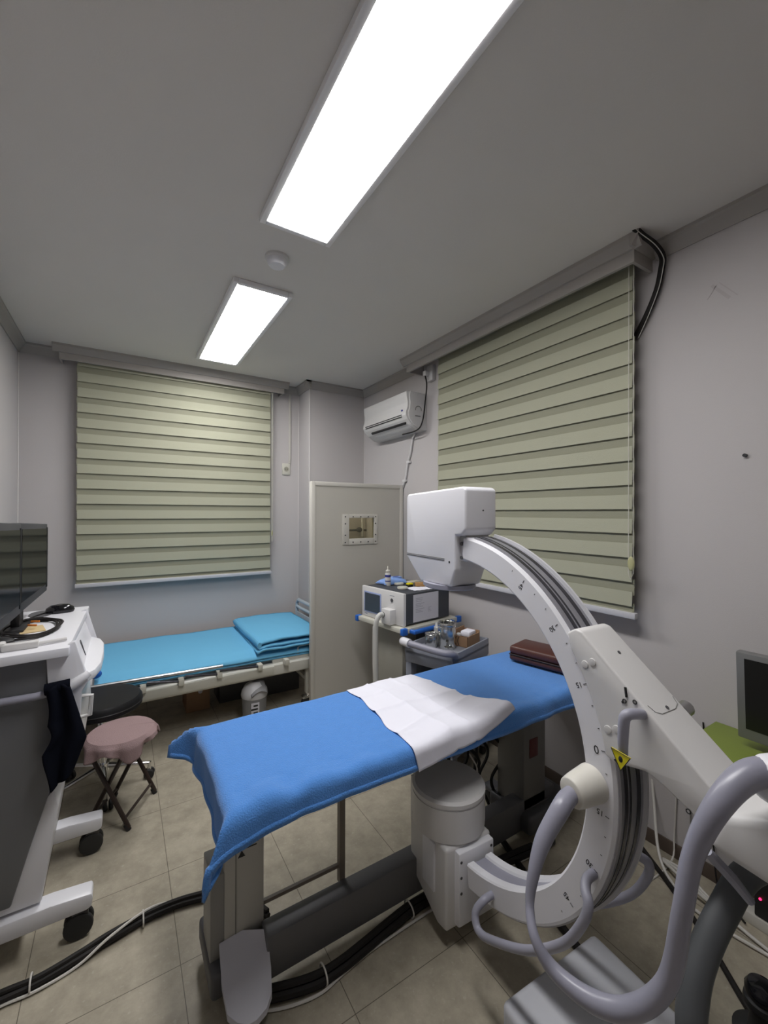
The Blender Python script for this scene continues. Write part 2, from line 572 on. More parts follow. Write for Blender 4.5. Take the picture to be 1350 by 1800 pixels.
# ------------------------------------------------------------------ blinds
def blind(axis, fixed, a0, a1, ztop, zbot, period, sgn, name_label, chain_at):
    """axis 'x': spans x at y=fixed, room side is -y ; axis 'y': spans y at x=fixed, room side is -x"""
    base = ((a0 + a1) / 2, fixed, zbot) if axis == 'x' else (fixed, (a0 + a1) / 2, zbot)
    t = thing('zebra_blind', name_label, 'blind', base, group='olive zebra blinds')
    nper = int(math.ceil((ztop - zbot) / period))

    def sheet(mb, d, z0, z1, e0, e1, tilt):
        if axis == 'x':
            mb.prism([(fixed + d, z1), (fixed + d + .0012, z1), (fixed + d - tilt + .0012, z0), (fixed + d - tilt, z0)], 'x', a0 + e0, a1 + e1)
        else:
            poly = [(fixed + d, z1), (fixed + d + .0012, z1), (fixed + d - tilt + .0012, z0), (fixed + d - tilt, z0)]
            mb.prism(poly, 'y', a0 + e0, a1 + e1)
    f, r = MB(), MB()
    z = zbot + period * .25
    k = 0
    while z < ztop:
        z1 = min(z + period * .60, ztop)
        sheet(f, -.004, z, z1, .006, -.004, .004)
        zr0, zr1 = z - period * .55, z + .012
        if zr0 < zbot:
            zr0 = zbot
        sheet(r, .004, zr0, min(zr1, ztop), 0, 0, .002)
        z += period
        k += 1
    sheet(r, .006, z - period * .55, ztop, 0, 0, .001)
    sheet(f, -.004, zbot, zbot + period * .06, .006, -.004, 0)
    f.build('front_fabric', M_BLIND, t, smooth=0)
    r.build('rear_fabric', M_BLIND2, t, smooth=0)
    rail = MB()
    if axis == 'x':
        rail.box(a0 - .006, a1 + .008, fixed - .016, fixed + .016, zbot - .03, zbot, bev=.005)
    else:
        rail.box(fixed - .016, fixed + .016, a0 - .012, a1 + .006, zbot - .03, zbot, bev=.005)
    rail.build('bottom_rail', M_RAIL, t)
    rl = MB()
    if axis == 'x':
        rl.cyl((a0, fixed + .03, ztop + .03), (a1, fixed + .03, ztop + .03), .022)
    else:
        rl.cyl((fixed + .03, a0, ztop + .03), (fixed + .03, a1, ztop + .03), .022)
    rl.build('roller', M_RAIL, t)
    # bead chain loop
    ca, cz = chain_at
    if axis == 'x':
        p = [(ca - .006, fixed - .02, ztop + .02), (ca - .006, fixed - .02, cz + .02), (ca, fixed - .02, cz), (ca + .006, fixed - .02, cz + .02), (ca + .006, fixed - .012, ztop + .02)]
    else:
        p = [(fixed - .03, ca + .012, ztop + .02), (fixed - .03, ca + .012, cz + .03), (fixed - .03, ca + .002, cz), (fixed - .03, ca - .010, cz + .03), (fixed - .03, ca - .010, ztop + .02)]
    MB().tube(p, .0022, seg=6, smooth=False).build('bead_chain', M_BEIGE, t)
    w = MB()
    if axis == 'x':
        w.sphere((ca, fixed - .02, cz + .08), .018, (.45, .4, 1.6))
    else:
        w.sphere((fixed - .03, ca, cz + .075), .02, (.35, .8, 1.7))
    w.build('chain_weight', mat('olive plastic', (.42, .41, .22), .4), t)
    return t


blind('x', 4.0, -.297, 1.214, 2.755, 1.000, .1183, 1, 'olive zebra blind on the back wall above the bed', (1.224, 1.28))
blind('y', 2.06, 1.057, 2.512, 2.755, 1.085, .1157, 1, 'olive zebra blind on the right wall behind the C-shaped x-ray arm', (1.055, 1.245))

# ------------------------------------------------------------------ wall fittings
t = thing('wall_socket', 'cream single wall socket right of the back window, at the end of a thin conduit', 'socket', (1.392, YB, 1.99))
MB().box(1.352, 1.432, YB - .012, YB, 1.933, 2.048, bev=.004).build('plate', M_BEIGE, t)
MB().cyl((1.392, YB - .014, 1.99), (1.392, YB - .008, 1.99), .024).build('socket_face', mat('socket grey', (.32, .31, .25), .5), t)
h = MB()
for dx in (-.009, .009):
    h.cyl((1.392 + dx, YB - .0155, 1.99), (1.392 + dx, YB - .012, 1.99), .004, seg=10)
h.build('pin_hole', M_BLACK, t)
tag(MB().box(1.418, 1.438, YB - .012, YB, 2.05, 2.742, bev=.002).build('cable_conduit', M_CREAM2), 'thin pale cable conduit running up from the wall socket to the ceiling trim', 'conduit')

# air conditioner
t = thing('air_conditioner', 'off-white split air conditioner high on the right wall beside the corner', 'air conditioner', (XR, 3.10, 2.25))
ay0, ay1 = 2.745, 3.47
prof = [(XR, 2.235), (XR, 2.535), (1.945, 2.540), (1.935, 2.535), (1.937, 2.50), (1.948, 2.45), (1.945, 2.41), (1.930, 2.37), (1.928, 2.345), (1.945, 2.315), (1.985, 2.275), (2.05, 2.240)]
MB().prism(prof, 'y', ay0 + .012, ay1 - .012, bev=.003).build('body', M_WHITE2, t)
endp = [(XR, 2.235), (XR, 2.535), (1.965, 2.538), (1.957, 2.50), (1.965, 2.45), (1.962, 2.41), (1.948, 2.365), (1.958, 2.315), (1.99, 2.28), (2.05, 2.242)]
for y0, y1 in ((ay0, ay0 + .014), (ay1 - .014, ay1)):
    MB().prism(endp, 'y', y0, y1, bev=.003).build('end_cap', M_WHITE2, t)
s = MB()
for (zz, xx) in ((2.352, 1.9265), (2.338, 1.929)):
    s.box(xx - .001, xx + .004, ay0 + .07, ay1 - .06, zz - .0035, zz + .0035)
s.build('panel_groove', M_INK, t)
v = MB()
v.box(1.957, 1.975, ay0 + .06, ay1 - .12, 2.282, 2.300, ry=R(40))
v.build('air_slot', M_BLACK, t)
MB().prism([(1.965, 2.285), (1.972, 2.290), (2.04, 2.246), (2.036, 2.240)], 'y', ay0 + .05, ay1 - .13, bev=.002).build('louver', M_WHITE2, t)
MB().sphere((1.934, ay0 + .075, 2.39), .010, (.35, 1.2, .8)).build('indicator', M_LABELB, t)
em = MB()
em.tube([(2.045 + .030 * math.cos(R(a)), ay0 - .001, 2.395 + .030 * math.sin(R(a))) for a in range(-10, 195, 12)], .003, seg=6, smooth=False)
em.build('side_emblem', mat('grey print', (.2, .2, .19), .6), t)
MB().box(2.012, 2.066, ay0 - .002, ay0 + .002, 2.340, 2.348).build('side_print', MATS['grey print'], t)

t = thing('power_outlet', 'white surface outlet box with a plug, just under the cornice above the air conditioner', 'outlet', (XR, 2.665, 2.64))
MB().box(XR - .035, XR, 2.63, 2.70, 2.62, 2.745, bev=.005).build('box', M_WHITE2, t)
MB().box(XR - .075, XR - .034, 2.665, 2.705, 2.66, 2.70, bev=.006).build('plug', M_WHITE2, t)
tag(MB().tube([(XR - .06, 2.69, 2.665), (XR - .055, 2.675, 2.58), (XR - .06, 2.69, 2.45), (XR - .07, 2.71, 2.30), (XR - .09, 2.76, 2.232), (XR - .10, 2.95, 2.225)], .0055, seg=8).build('power_cable', M_CABLE),
    'black power cable hanging from the outlet down beside the air conditioner', 'cable')
t = thing('refrigerant_pipe', 'thin white pipe running up the wall below the air conditioner', 'pipe', (XR, 2.95, 1.8))
MB().tube([(XR - .012, 2.89, 2.235), (XR - .012, 2.925, 2.19), (XR - .012, 2.955, 2.08), (XR - .012, 3.0, 1.98), (XR - .012, 3.03, 1.86), (XR - .012, 3.09, 1.72), (XR - .012, 3.12, 1.3)], .009, seg=8).build('pipe', M_WHITE2, t)
for y, z in ((2.985, 2.0), (3.045, 1.84)):
    MB().box(XR - .02, XR, y - .025, y + .025, z - .01, z + .01, bev=.002).build('clip', M_WHITE2, t)

# cable bundle coming out of the ceiling
t = thing('cable_bundle', 'bundle of black cables dropping from a hole in the ceiling behind the right blind', 'cables', (2.0, .96, 2.5))
for dx, dy, r in ((0, 0, .008), (.012, .006, .007), (-.010, .010, .006), (.004, .016, .006)):
    MB().tube([(1.925 + dx, .985 + dy * 2, ZC + .02), (1.945 + dx, .965 + dy, 2.795), (2.02 + dx, .945 + dy, 2.765), (2.095 + dx * .5, .945 + dy, 2.735), (2.108, .955 + dy, 2.68), (2.112, .975 + dy, 2.60), (2.112, 1.02 + dy, 2.50), (2.112, 1.08 + dy, 2.40)], r, seg=8).build('cable', M_CABLE, t)
MB().tube([(1.915, .995, ZC + .02), (1.938, .966, 2.79), (2.015, .942, 2.752), (2.09, .944, 2.722), (2.098, .950, 2.68), (2.100, .968, 2.60), (2.100, 1.008, 2.50), (2.103, 1.06, 2.40)], .0018, seg=6).build('thin_cable', M_WCABLE, t)

# ------------------------------------------------------------------ lead screen
t = thing('lead_screen', 'tall cream radiation screen panel with a small riveted window, beside the bed', 'screen', (1.62, 2.96, 0))
sx0, sx1, sy0, sy1, sz1 = 1.204, 2.036, 2.945, 2.985, 1.792
wx0, wx1, wz0, wz1 = 1.518, 1.748, 1.352, 1.515
p = MB()
p.box(sx0 + .03, wx0, sy0 + .006, sy1 - .006, .08, sz1 - .03)
p.box(wx1, sx1 - .03, sy0 + .006, sy1 - .006, .08, sz1 - .03)
p.box(wx0, wx1, sy0 + .006, sy1 - .006, .08, wz0)
p.box(wx0, wx1, sy0 + .006, sy1 - .006, wz1, sz1 - .03)
p.build('panel', M_CREAM, t, smooth=0)
f = MB()
f.box(sx0, sx0 + .032, sy0, sy1, .06, sz1, bev=.003)
f.box(sx1 - .032, sx1, sy0, sy1, .06, sz1, bev=.003)
f.box(sx0 + .032, sx1 - .032, sy0, sy1, sz1 - .032, sz1, bev=.003)
f.box(sx0 + .032, sx1 - .032, sy0, sy1, .06, .092, bev=.003)
f.build('frame', M_CREAM2, t)
MB().box(sx1, sx1 + .004, sy0, sy1, .06, sz1 - .02).build('edge_strip', M_MGREY, t)
wf = MB()
fx0, fx1, fz0, fz1 = 1.463, 1.779, 1.304, 1.545
wf.box(fx0, wx0, sy0 - .004, sy0 + .008, fz0, fz1, bev=.002)
wf.box(wx1, fx1, sy0 - .004, sy0 + .008, fz0, fz1, bev=.002)
wf.box(wx0, wx1, sy0 - .004, sy0 + .008, fz0, wz0, bev=.002)
wf.box(wx0, wx1, sy0 - .004, sy0 + .008, wz1, fz1, bev=.002)
wf = wf.build('window_frame', M_CREAM2, t)
for i in range(5):
    for z in (fz0 + .02, fz1 - .02):
        MB().cyl((fx0 + .02 + i * (fx1 - fx0 - .04) / 4, sy0 - .007, z), (fx0 + .02 + i * (fx1 - fx0 - .04) / 4, sy0 - .003, z), .005, seg=10).build('screw', M_DARKSTEEL, wf)
for z in (1.38, 1.47):
    for x in (fx0 + .02, fx1 - .02):
        MB().cyl((x, sy0 - .007, z), (x, sy0 - .003, z), .005, seg=10).build('screw', M_DARKSTEEL, wf)
MB().box(wx0, wx1, sy0 + .012, sy0 + .022, wz0, wz1).build('window_pane', M_GLASS, t, smooth=0)
for x in (sx0 + .05, sx1 - .05):
    MB().box(x - .02, x + .02, sy0 - .16, sy1 + .055, .045, .075, bev=.004).build('foot', M_CREAM2, t)
    for dy in (-.145, .045):
        MB().cyl((x - .012, (sy0 + sy1) / 2 + dy, .0235), (x + .012, (sy0 + sy1) / 2 + dy, .0235), .0235).build('caster', M_RUBBER, t)
t = thing('wall_pipe', 'dark gas pipe with a valve on the wall, seen through the screen window', 'pipe', (2.0, 3.74, 1.38))
MB().cyl((1.88, 3.745, 1.383), (2.125, 3.745, 1.380), .010).build('pipe', M_MGREY, t)
MB().cyl((2.075, 3.735, 1.32), (2.075, 3.735, 1.72), .012).build('riser', M_WHITE2, t)
MB().sphere((2.04, 3.735, 1.385), .026, (1.3, .8, 1)).build('valve', M_MGREY, t)
tag(MB().cyl((2.118, .66, 1.791), (2.131, .66, 1.791), .007, seg=12).build('wall_nail', M_BLACK), 'small black nail head alone on the right wall', 'nail')
sc = MB()
sc.box(XR - .001, XR, .715, .719, 2.44, 2.54, rx=R(-38))
sc.box(XR - .001, XR, .738, .750, 2.44, 2.54, rx=R(-38))
sc.box(XR - .001, XR, .772, .775, 2.47, 2.53, rx=R(35))
tag(sc.build('tape_residue', mat('old tape', (.44, .405, .40), .7)), 'faint pinkish tape marks high on the right wall', 'tape marks')

# ------------------------------------------------------------------ hospital bed under the back window
t = thing('hospital_bed', 'grey framed hospital bed against the back wall under the window', 'bed', (.45, 3.6, 0))
bx0, bx1, by0, by1 = -.50, 1.47, 3.10, 3.98
for y in (by0, by1 - .05):
    MB().prism([(y, .34), (y, .41), (y + .012, .418), (y + .05, .418), (y + .05, .33), (y + .012, .33)], 'x', bx0, bx1, bev=.003).build('side_beam', M_BEDW, t)
MB().box(bx0, bx1, by0 + .05, by1 - .05, .36, .385).build('bed_deck', M_BEDW, t)
MB().box(.06, .97, by0 - .022, by0, .352, .412, bev=.004).build('rail_cover', M_BEIGE, t)
MB().box(.97, bx1, by0 + .03, by0 + .055, .415, .452, bev=.004).build('upper_beam', M_BEDW, t)
for x in (1.262, -.42):
    for y in (by0 + .05, by1 - .05):
        lg = MB().box(x - .022, x + .022, y - .022, y + .022, .13, .34, bev=.004).build('leg', M_BEDW, t)
        MB().cyl((x, y, .105), (x, y, .14), .018).build('caster_stem', M_CHROME, lg)
        MB().box(x - .05, x + .03, y - .02, y + .02, .09, .112, bev=.006).build('caster_brake', M_CHROME, lg)
        MB().cyl((x, y - .016, .055), (x, y + .016, .055), .055, bev=.006).build('caster', M_RUBBER, lg)
MB().box(1.247, 1.277, by0 + .05, by1 - .05, .22, .25, bev=.004).build('cross_bar', M_BEDW, t)
MB().box(-.435, -.405, by0 + .05, by1 - .05, .22, .25, bev=.004).build('cross_bar', M_BEDW, t)


def soft(u, v, x0, x1, y0, y1, z, amp, s, r):
    x, y = x0 + (x1 - x0) * u, y0 + (y1 - y0) * v
    d = min(x - x0, x1 - x, y - y0, y1 - y)
    e = 0 if d > r else r - math.sqrt(max(0, r * r - (r - d) ** 2))
    return Vector((x, y, z - e + amp * fbm(x, y, 1, s)))


MB().box(bx0 + .03, bx1 - .03, by0 + .07, by1 - .03, .39, .475, bev=.03, seg=4).build('mattress', M_MATT, t)
hb = MB()
hx = 1.455
hb.tube([(hx, by0 + .06, .30), (hx, by0 + .06, .68), (hx, by0 + .10, .715), (hx, by1 - .10, .715), (hx, by1 - .06, .68), (hx, by1 - .06, .30)], .016, smooth=False)
hb.cyl((hx, by0 + .06, .645), (hx, by1 - .06, .645), .014)
hb.build('headboard', M_PALEBLUE, t)
MB().box(hx - .006, hx + .006, by0 + .075, by1 - .075, .44, .60, bev=.004).build('head_panel', M_PALEBLUE, t)
# folded-down side guard
MB().tube([(-.20, by0 - .035, .505), (.60, by0 - .035, .490)], .011, smooth=False).build('side_guard', M_ALU, t)
for x, lean in ((.13, -.16), (.34, -.20), (.58, -.22), (.86, -.28)):
    MB().tube([(x, by0 - .034, .437), (x + lean, by0 - .038, .474 - .02 * (x + lean))], .009, smooth=False).build('guard_arm', M_DARKSTEEL, t)
for x in (.12, .34, .58, .86, 1.06):
    MB().box(x - .017, x + .017, by0 - .045, by0 + .01, .410, .452, bev=.003).build('guard_bracket', M_BEIGE, t)
MB().tube([(1.17, by0 + .03, .45), (1.17, by0 + .03, .505), (1.19, by0 + .03, .515), (1.29, by0 + .03, .515), (1.31, by0 + .03, .505), (1.31, by0 + .03, .45)], .004, seg=8, smooth=False).build('rail_loop', M_BEIGE, t)

# pads on the bed
def pad_fn(x0, x1, y0, y1, z, amp, s, hang):
    def f(u, v):
        x, y = x0 + (x1 - x0) * u, y0 + (y1 - y0) * v
        zz = z + amp * fbm(x, y, 3, s)
        dy = (by0 + .115) - y
        if dy > 0:
            zz -= hang * dy
        return Vector((x, y, zz))
    return f


t = thing('bed_pad', 'flat light blue pad spread along the hospital bed', 'pad', (.4, 3.55, .48))
MB().grid(60, 26, pad_fn(-.14, 1.40, by0 + .02, by1 - .01, .512, .006, 3.5, .45)).build('top_layer', M_PAD, t, solid=.012)
MB().grid(60, 26, pad_fn(-.12, 1.41, by0 + .025, by1 - .012, .490, .004, 3.5, .45)).build('bottom_layer', M_PAD, t, solid=.010)
t = thing('folded_pad', 'thick light blue pad folded in layers at the head of the bed', 'pad', (1.15, 3.5, .52))
fx0, fx1, fy0, fy1 = .86, 1.405, 3.115, 3.93
fo = MB()
prof = []
# folded strip seen from the near edge: three layers joined by round folds on the left
for k, z in enumerate((.530, .553, .580)):
    fo.grid(24, 20, (lambda z, k: (lambda u, v: Vector((fx0 + .012 * (k != 2) + (fx1 - fx0) * u - .02 * (1 - v) * (k == 0), fy0 + (fy1 - fy0) * v + .01 * k,
                                                   z + .006 * fbm(u * 2, v * 2, k, 2) + (.012 * (k - 1) * math.sin(PI * u) if k else 0) - (.012 * max(0, .08 - u) / .08)))))(z, k))
fo.build('layers', M_PAD, t, solid=.016)
MB().tube([(fx0 + .012, fy0 + .01 + y * (fy1 - fy0 - .02) / 8, .565 + .004 * math.sin(y)) for y in range(9)], .026, seg=14, flat=.6).build('fold', M_PAD, t)

tag(MB().sphere((-.135, 3.16, .548), .030, (1.2, .8, .9)).build('blue_pouch', M_BLUE), 'small blue pouch on the foot end of the bed above the black stool', 'pouch')

# things under the bed
t = thing('trash_bin', 'small grey bin with a white swing lid under the bed', 'bin', (.845, 3.20, 0))
cx, cy = .838, 3.14
MB().lathe([(0, .0), (.078, .0), (.090, .215), (.086, .22), (0, .22)], (cx, cy, 0)).build('bin_body', mat('bin grey', (.20, .20, .205), .5), t)
ld = MB().lathe([(.092, .205), (.095, .222), (.090, .25), (.070, .285), (.040, .305), (0, .31)], (cx, cy, 0)).build('bin_lid', mat('bin lid', (.50, .50, .51), .45), t)
fl = MB()
fl.grid(10, 10, lambda u, v: Vector((cx + .012 + (u - .5) * .115, cy - .045 + (v - .55) * .10, .317 - .9 * ((u - .55) ** 2) * .115 - .055 * (1 - v))))
fl.build('swing_flap', MATS['bin grey'], ld, solid=.006)
lb = MB().box(cx - .045, cx + .012, cy - .089, cy - .084, .06, .185).build('label_sticker', M_PAPER, t)
g = MB()
for i, (dx, dz) in enumerate(((0, .165), (-.016, .14), (.0, .115), (.0, .09))):
    g.box(cx - .03 + dx, cx + .002, cy - .0905, cy - .0885, dz - .006, dz + .006)
g.build('label_print', M_INK, lb)
t = thing('cardboard_box', 'brown cardboard box standing in the dark under the bed', 'box', (.52, 3.62, 0))
MB().box(.43, .60, 3.56, 3.80, 0, .22, bev=.003).build('carton', M_CARD, t)
MB().cyl((.53, 3.558, .15), (.53, 3.561, .15), .016).build('round_sticker', M_PAPER, t)
tag(MB().box(.68, .93, 3.60, 3.85, 0, .25, bev=.006).build('storage_box', M_MGREY), 'dark grey storage box behind the bin, added to darken the space under the bed', 'box')  # dark boxes added here deepen the shade under the bed
tag(MB().box(.97, 1.34, 3.55, 3.95, 0, .24, bev=.006).build('storage_box', M_MGREY), 'dark grey storage box added to darken the space far under the head of the bed', 'box')  # second dark box, added for the under-bed darkness

# ------------------------------------------------------------------ workstation cart (left)
t = thing('workstation_cart', 'white and grey mobile workstation cart on casters at the left edge', 'cart', (-.38, 2.15, 0))
dz = 1.08
MB().prism([(-.70 + .08, 1.795), (-.155, 1.84), (-.137, 2.60), (-.70 + .08, 2.60)], 'z', dz - .032, dz, bev=.004).build('desktop', M_WHITE, t)
side = [(-.60, 1.046), (-.215, 1.046), (-.218, .93), (-.196, .62), (-.262, .40), (-.315, .21), (-.60, .21)]
MB().prism(side, 'y', 1.880, 2.50, bev=.006).build('side_panel', M_CGREY, t)
MB().prism([(-.222, 1.047), (-.153, 1.085), (-.140, 1.09), (-.100, .94), (-.120, .905), (-.125, .79), (-.142, .665), (-.158, .64), (-.196, .62), (-.216, .93)], 'y', 1.870, 1.895, bev=.004).build('cheek_panel', M_WHITE, t)
MB().prism([(-.222, 1.047), (-.153, 1.085), (-.140, 1.09), (-.100, .94), (-.120, .905), (-.125, .79), (-.142, .665), (-.158, .64), (-.196, .62), (-.216, .93)], 'y', 2.47, 2.495, bev=.004).build('cheek_panel', M_WHITE, t)
MB().prism([(-.60, .935), (-.60, 1.046), (-.150, 1.046), (-.115, .935)], 'y', 1.895, 2.47, bev=.003).build('front_housing', M_WHITE, t)
tr = MB()
tr.prism([(-.215, 1.897), (-.115, 1.897), (-.082, 1.95), (-.066, 2.03), (-.062, 2.18), (-.066, 2.33), (-.082, 2.41), (-.115, 2.468), (-.215, 2.468)], 'z', .920, .956, bev=.008)
tr.build('output_tray', M_WHITE, t)
MB().prism([(-.143, 1.03), (-.140, 1.03), (-.122, .965), (-.125, .965)], 'y', 2.12, 2.128).build('paper_slot', M_MGREY, t)
dr = MB().box(-.21, -.128, 1.90, 2.465, .67, .895, bev=.006, ry=R(-4)).build('drawer', M_WHITE2, t)
MB().tube([(-.128, 1.925, .87), (-.093, 1.925, .867), (-.098, 1.925, .795), (-.134, 1.925, .792)], .008, seg=8, smooth=False).build('drawer_handle', M_WHITE2, dr)
MB().tube([(-.60, 1.855, .925), (-.245, 1.855, .922), (-.205, 1.858, .925)], .013, smooth=False).build('grab_rail', M_GREYP, t)
MB().tube([(-.205, 1.862, .925), (-.16, 1.862, .932), (-.118, 1.866, .955), (-.098, 1.872, .968)], [.020, .019, .016, .012], seg=12).build('rail_end', M_WHITE, t)
MB().prism([(-.255, .50), (-.20, .57), (-.188, .50), (-.235, .18), (-.40, .18), (-.33, .32)], 'y', 1.895, 2.42, bev=.006).build('front_post', M_WHITE, t)
for y, xe in ((1.905, -.088), (2.345, -.072)):
    ft = MB()
    ft.prism([(-.60, .105), (-.60, .165), (xe - .12, .170), (xe, .160), (xe + .004, .145), (xe, .112), (xe - .015, .105)], 'y', y - .035, y + .035, bev=.006)
    ft = ft.build('foot_beam', M_WHITE, t)
    cs = MB()
    cs.box(xe - .060, xe - .010, y - .02, y + .02, .075, .108, bev=.006)
    cs.build('caster_fork', M_MGREY, ft)
    for dx in (-.017, .017):
        MB().cyl((xe - .040, y + dx - .009, .046), (xe - .040, y + dx + .009, .046), .046, bev=.006).build('caster_wheel', M_RUBBER, ft)
for y in (1.905, 2.345):
    for dx in (-.017, .017):
        MB().cyl((-.57, y + dx - .009, .046), (-.57, y + dx + .009, .046), .046, bev=.006).build('rear_caster', M_RUBBER, t)
    MB().cyl((-.57, y, .07), (-.57, y, .108), .016).build('rear_caster_stem', M_MGREY, t)

t = thing('hanging_cloth', 'black cloth draped over the grab rail of the workstation cart', 'cloth', (-.19, 1.85, .93))
def cloth(u, v):
    # v 0 top .. 1 bottom
    L = .345
    w0 = -.217 + .012 * math.sin(v * 7) + (.010 if v > .55 else 0) * math.sin((v - .55) * 5) + (.020 if .35 < v < .62 else 0) * math.sin((v - .35) / .27 * PI)
    w1 = -.152 + .048 * min(1, v / .62) - (.040 * max(0, (v - .62) / .38))
    x = w0 + (w1 - w0) * u
    y = 1.832 - .010 * math.sin(u * 9 + v * 2) - .010 * v
    z = .945 - L * v * (1 - .12 * u * u) + .012 * math.sin(u * PI)
    return Vector((x, y, z))
MB().grid(24, 40, cloth).build('front_fall', M_CLOTH, t, solid=.008)
MB().tube([(-.222, 1.852, .940), (-.19, 1.850, .943), (-.152, 1.852, .945)], .020, seg=12, flat=1.0).build('rail_fold', M_CLOTH, t)

def monitor(name, label, x, y0, y1, z0, z1, roll, group):
    cy = (y0 + y1) / 2
    t = thing(name, label, 'monitor', (x, cy, z0), group=group)
    piv = (x, y1, z1)
    MB().box(x - .03, x, y0, y1, z0, z1, bev=.004, rx=roll, piv=piv).build('monitor_case', mat('monitor case', (.055, .055, .058), .6, spec=.2), t)
    MB().box(x - .001, x + .002, y0 + .012, y1 - .030, z0 + .035, z1 - .022, rx=roll, piv=piv).build('screen', M_SCREEN, t, smooth=0)
    MB().box(x - .0005, x + .0025, y1 - .030, y1 - .002, z0 + .02, z1 - .016, rx=roll, piv=piv).build('side_bezel', mat('bezel black', (.010, .010, .011), .6, spec=.2), t, smooth=0)
    MB().box(x - .10, x - .03, cy - .05, cy + .05, z0 + .10, z1 - .10, bev=.01).build('stand_mount', M_BLACK, t)
    MB().box(x - .075, x - .045, cy - .04, cy + .04, dz + .012, z0 + .15, bev=.006).build('stand_neck', M_BLACK, t)
    MB().box(x - .17, x - .025, cy - .10, cy + .10, dz + .0005, dz + .014, bev=.005).build('stand_foot', M_BLACK, t)
    return t


monitor('monitor', 'black flat monitor on the workstation cart, the one farther from the camera beside the mouse', -.30, 1.935, 2.552, 1.182, 1.499, R(-1.6), 'twin monitors on the workstation cart')
t2 = thing('monitor', 'black flat monitor cut off by the left edge of the photo', 'monitor', (-.30, 1.62, 1.08), group='twin monitors on the workstation cart')
x = -.298
piv = (x, 1.925, 1.515)
MB().box(x - .03, x, 1.31, 1.925, 1.20, 1.515, bev=.004, rx=R(-1.6), piv=piv).build('monitor_case', MATS['monitor case'], t2)
MB().box(x - .001, x + .002, 1.34, 1.900, 1.235, 1.492, rx=R(-1.6), piv=piv).build('screen', M_SCREEN, t2, smooth=0)
MB().box(x - .0005, x + .0025, 1.900, 1.923, 1.22, 1.498, rx=R(-1.6), piv=piv).build('side_bezel', mat('bezel black', (.010, .010, .011), .6, spec=.2), t2, smooth=0)
MB().tube([(x - .05, 1.62, 1.36), (x - .10, 1.75, 1.32), (x - .10, 1.86, 1.24), (x - .10, 1.86, dz)], .018, smooth=False).build('support_arm', M_BLACK, t2)

# desk clutter
t = thing('computer_mouse', 'black computer mouse on the far corner of the workstation desktop', 'mouse', (-.245, 2.54, dz))
MB().lathe([(0, 0), (.050, 0), (.054, .010), (.050, .024), (.034, .036), (0, .041)], (-.245, 2.50, dz), sx=1.05, sy=.62).build('shell', M_GLOSS, t)
MB().tube([(-.295, 2.49, dz + .008), (-.33, 2.44, dz + .005), (-.36, 2.36, dz + .004), (-.42, 2.34, dz + .004)], .003, seg=6).build('mouse_cord', M_CABLE, t)
tag(MB().lathe([(0, 0), (.10, 0), (.10, .003), (0, .003)], (-.315, 2.50, dz), sx=.45, sy=.75).build('mouse_pad', M_MGREY), 'dark mouse pad partly hidden behind the mouse and coiled cord', 'mouse pad')
t = thing('coiled_cord', 'coiled black cord with orange ties lying on the workstation desktop', 'cord', (-.31, 2.2, dz))
for k in range(3):
    rx_, ry_ = .082 + .005 * k, .165 - .010 * k
    MB().tube([(-.305 + rx_ * math.cos(a) + .004 * k, 2.17 + ry_ * math.sin(a), dz + .006 + .006 * (k % 3) + .004 * math.sin(3 * a + k)) for a in [2 * PI * i / 14 for i in range(14)]], .0045, seg=6, closed=True, n=3).build('loop', M_CABLE, t)
ot = mat('orange tie', (.62, .20, .03), .5)
for y in (2.19, 2.26):
    MB().box(-.307, -.301, y - .018, y + .018, dz + .014, dz + .022, bev=.002, rz=R(60)).build('orange_tie', ot, t)
tag(MB().box(-.345, -.265, 2.13, 2.24, dz, dz + .004, bev=.001, rz=R(12)).build('note_card', mat('cream card', (.55, .42, .22), .7)), 'cream card lying inside the coil of black cord', 'card')
t = thing('white_scanner', 'white handheld device with a slim wand lying along the near edge of the workstation desktop', 'device', (-.3, 1.90, dz))
MB().box(-.40, -.335, 1.885, 1.925, dz, dz + .030, bev=.006, rz=R(4)).build('grip', M_WHITE2, t)
MB().box(-.345, -.245, 1.883, 1.915, dz, dz + .024, bev=.005, rz=R(4)).build('body', M_WHITE2, t)
MB().tube([(-.26, 1.905, dz + .010), (-.20, 1.925, dz + .009), (-.17, 1.935, dz + .008)], .006, seg=8).build('wand', M_WHITE2, t)
tag(MB().lathe([(0, 0), (.045, 0), (.045, .016), (.03, .024), (0, .026)], (-.37, 1.99, dz), sx=1, sy=.8).build('black_puck', M_BLACK), 'black flat round object under the monitor beside the white handheld device', 'device')

